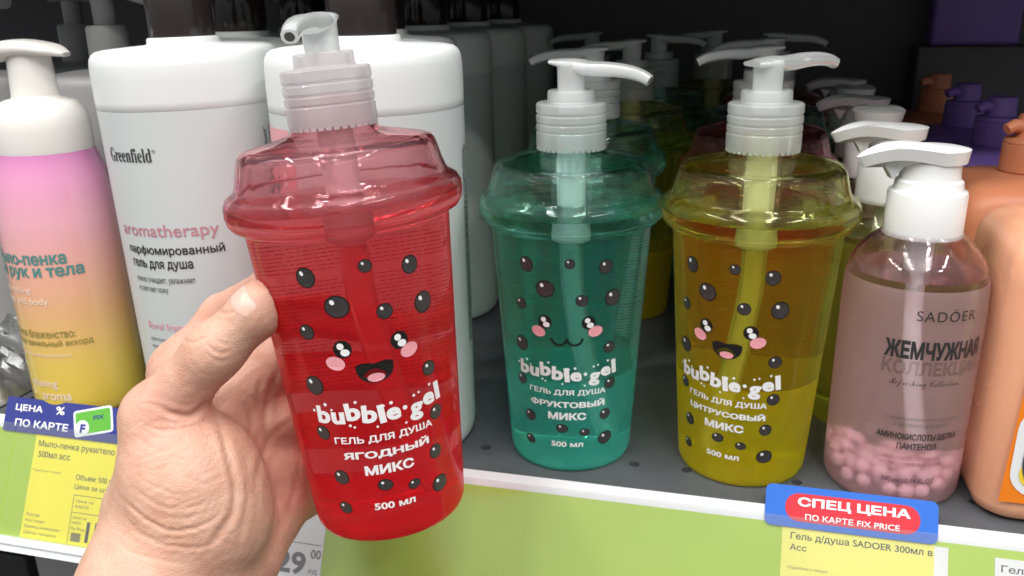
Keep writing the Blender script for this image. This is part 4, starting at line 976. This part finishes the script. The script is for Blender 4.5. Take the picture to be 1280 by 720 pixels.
# ---- skin colour: pinker palm and finger ends, paler thumb; kept per vertex as a true skin tint
def near_seg(P, a, b):
    ab = b-a; t = np.clip(((P-a)@ab)/(ab@ab), 0, 1); return np.linalg.norm(P-a-t[:, None]*ab, axis=1)
pink = np.exp(-(near_seg(V, M2, M4)/.030)**2)+.9*np.exp(-(near_seg(V, M4, HYP2)/.024)**2)+.5*np.exp(-(near_seg(V, M1, FING[0][0][2])/.014)**2)
pink += .5*np.exp(-(near_seg(V, K(205, 515, .310), K(255, 508, .310))/.012)**2)+.35*np.exp(-(near_seg(V, TH_PAD, TH_PAD+(TH_TIP-TH_PAD)*.3)/.008)**2)
pink = np.clip(pink+.25*wob(V, 160, 5), 0, 1)
def mat_skin():
    m, nt, b = new_mat('skin'); b.inputs['Roughness'].default_value = .48; b.inputs['Specular IOR Level'].default_value = .4
    b.inputs['Subsurface Weight'].default_value = .16; b.inputs['Subsurface Radius'].default_value = (.008, .003, .0015); b.inputs['Subsurface Scale'].default_value = .6
    at = nt.nodes.new('ShaderNodeAttribute'); at.attribute_name = 'skin_tint'
    t = nt.nodes.new('ShaderNodeTexCoord')
    mx = nt.nodes.new('ShaderNodeMix'); mx.data_type = 'RGBA'; mx.inputs['A'].default_value = (.61, .375, .275, 1); mx.inputs['B'].default_value = (.64, .30, .24, 1)
    nt.links.new(at.outputs['Fac'], mx.inputs['Factor'])
    nz = nt.nodes.new('ShaderNodeTexNoise'); nz.inputs['Scale'].default_value = 110; nz.inputs['Detail'].default_value = 6; nt.links.new(t.outputs['Object'], nz.inputs['Vector'])
    m2 = nt.nodes.new('ShaderNodeMix'); m2.data_type = 'RGBA'; m2.blend_type = 'MULTIPLY'; m2.inputs['Factor'].default_value = 1
    cr_ = nt.nodes.new('ShaderNodeValToRGB'); cr_.color_ramp.elements[0].position = .3; cr_.color_ramp.elements[0].color = (.90, .80, .76, 1); cr_.color_ramp.elements[1].position = .7; cr_.color_ramp.elements[1].color = (1.0, 1.0, 1.0, 1)
    nt.links.new(nz.outputs['Fac'], cr_.inputs[0]); nt.links.new(mx.outputs['Result'], m2.inputs['A']); nt.links.new(cr_.outputs[0], m2.inputs['B']); nt.links.new(m2.outputs['Result'], b.inputs['Base Color'])
    vo = nt.nodes.new('ShaderNodeTexVoronoi'); vo.feature = 'DISTANCE_TO_EDGE'; vo.inputs['Scale'].default_value = 820
    mpv = nt.nodes.new('ShaderNodeMapping'); mpv.inputs['Scale'].default_value = (1, .75, 1.3); mpv.inputs['Rotation'].default_value = (.3, .5, .7)
    nt.links.new(t.outputs['Object'], mpv.inputs['Vector']); nt.links.new(mpv.outputs[0], vo.inputs['Vector'])
    n3 = nt.nodes.new('ShaderNodeTexNoise'); n3.inputs['Scale'].default_value = 350; n3.inputs['Detail'].default_value = 5; nt.links.new(t.outputs['Object'], n3.inputs['Vector'])
    ad = nt.nodes.new('ShaderNodeMath'); ad.operation = 'MULTIPLY_ADD'; ad.inputs[1].default_value = .8; nt.links.new(vo.outputs['Distance'], ad.inputs[0]); nt.links.new(n3.outputs['Fac'], ad.inputs[2])
    bp = nt.nodes.new('ShaderNodeBump'); bp.inputs['Strength'].default_value = .5; bp.inputs['Distance'].default_value = .0005
    nt.links.new(ad.outputs[0], bp.inputs['Height']); nt.links.new(bp.outputs[0], b.inputs['Normal'])
    return m
SKIN = mat_skin()
me = bpy.data.meshes.new('person'); me.vertices.add(len(V)); me.vertices.foreach_set('co', V.astype(np.float32).ravel())
me.loops.add(Fq.size); me.loops.foreach_set('vertex_index', Fq.ravel().astype(np.int32)); me.polygons.add(len(Fq))
me.polygons.foreach_set('loop_start', np.arange(0, Fq.size, 4, dtype=np.int32)); me.polygons.foreach_set('loop_total', np.full(len(Fq), 4, np.int32))
me.update(calc_edges=True); me.validate(); me.polygons.foreach_set('use_smooth', np.ones(len(Fq), bool))
a_ = me.attributes.new('skin_tint', 'FLOAT', 'POINT'); a_.data.foreach_set('value', pink.astype(np.float32)); me.materials.append(SKIN)
hand = bpy.data.objects.new('person', me); COL.objects.link(hand)
tag(hand, 'bare left hand gripping the red gel bottle with the thumb in front', 'person')
# thumbnail: a curved plate bedded in the back of the thumb's end
NAIL = pmat('fingernail', (.66, .42, .34), .3, vary=.06, scale=300)
ax_ = TH_TIP-TH_IP; ax_ /= np.linalg.norm(ax_)
nrm_ = -AF*.80-AR*.45+AU*.38; nrm_ -= ax_*(nrm_@ax_); nrm_ /= np.linalg.norm(nrm_); sd_ = np.cross(ax_, nrm_)
cen = TH_PAD*.35+TH_TIP*.65
nv = []; nf = []; NU, NV = 14, 14
for i in range(NU+1):
    for j in range(NV+1):
        u_ = i/NU*2-1; w_ = j/NV*2-1
        q = math.sqrt(max(0, 1-abs(u_)**3.2)); L_ = w_*.0074+.0008; th_ = u_*.92
        yy = L_*(.25+.75*q) if w_ > 0 else L_*(.55+.45*q)
        dirn = nrm_*math.cos(th_)+sd_*math.sin(th_)
        o = cen+ax_*yy
        ts_ = np.linspace(0, .016, 161); dd = hand_field(o+ts_[:, None]*dirn); out_ = np.where(dd > 0)[0]
        t_ = ts_[out_[0]] if len(out_) else .009
        if 0 < t_ < .016: t_ += -dd[out_[0]]
        nv.append(o+dirn*(t_+(.00016 if max(abs(u_), abs(w_)) < .9 else -.0004)))
for i in range(NU):
    for j in range(NV): nf.append((i*(NV+1)+j, i*(NV+1)+j+1, (i+1)*(NV+1)+j+1, (i+1)*(NV+1)+j))
mesh_obj('thumbnail', nv, nf, NAIL, hand)
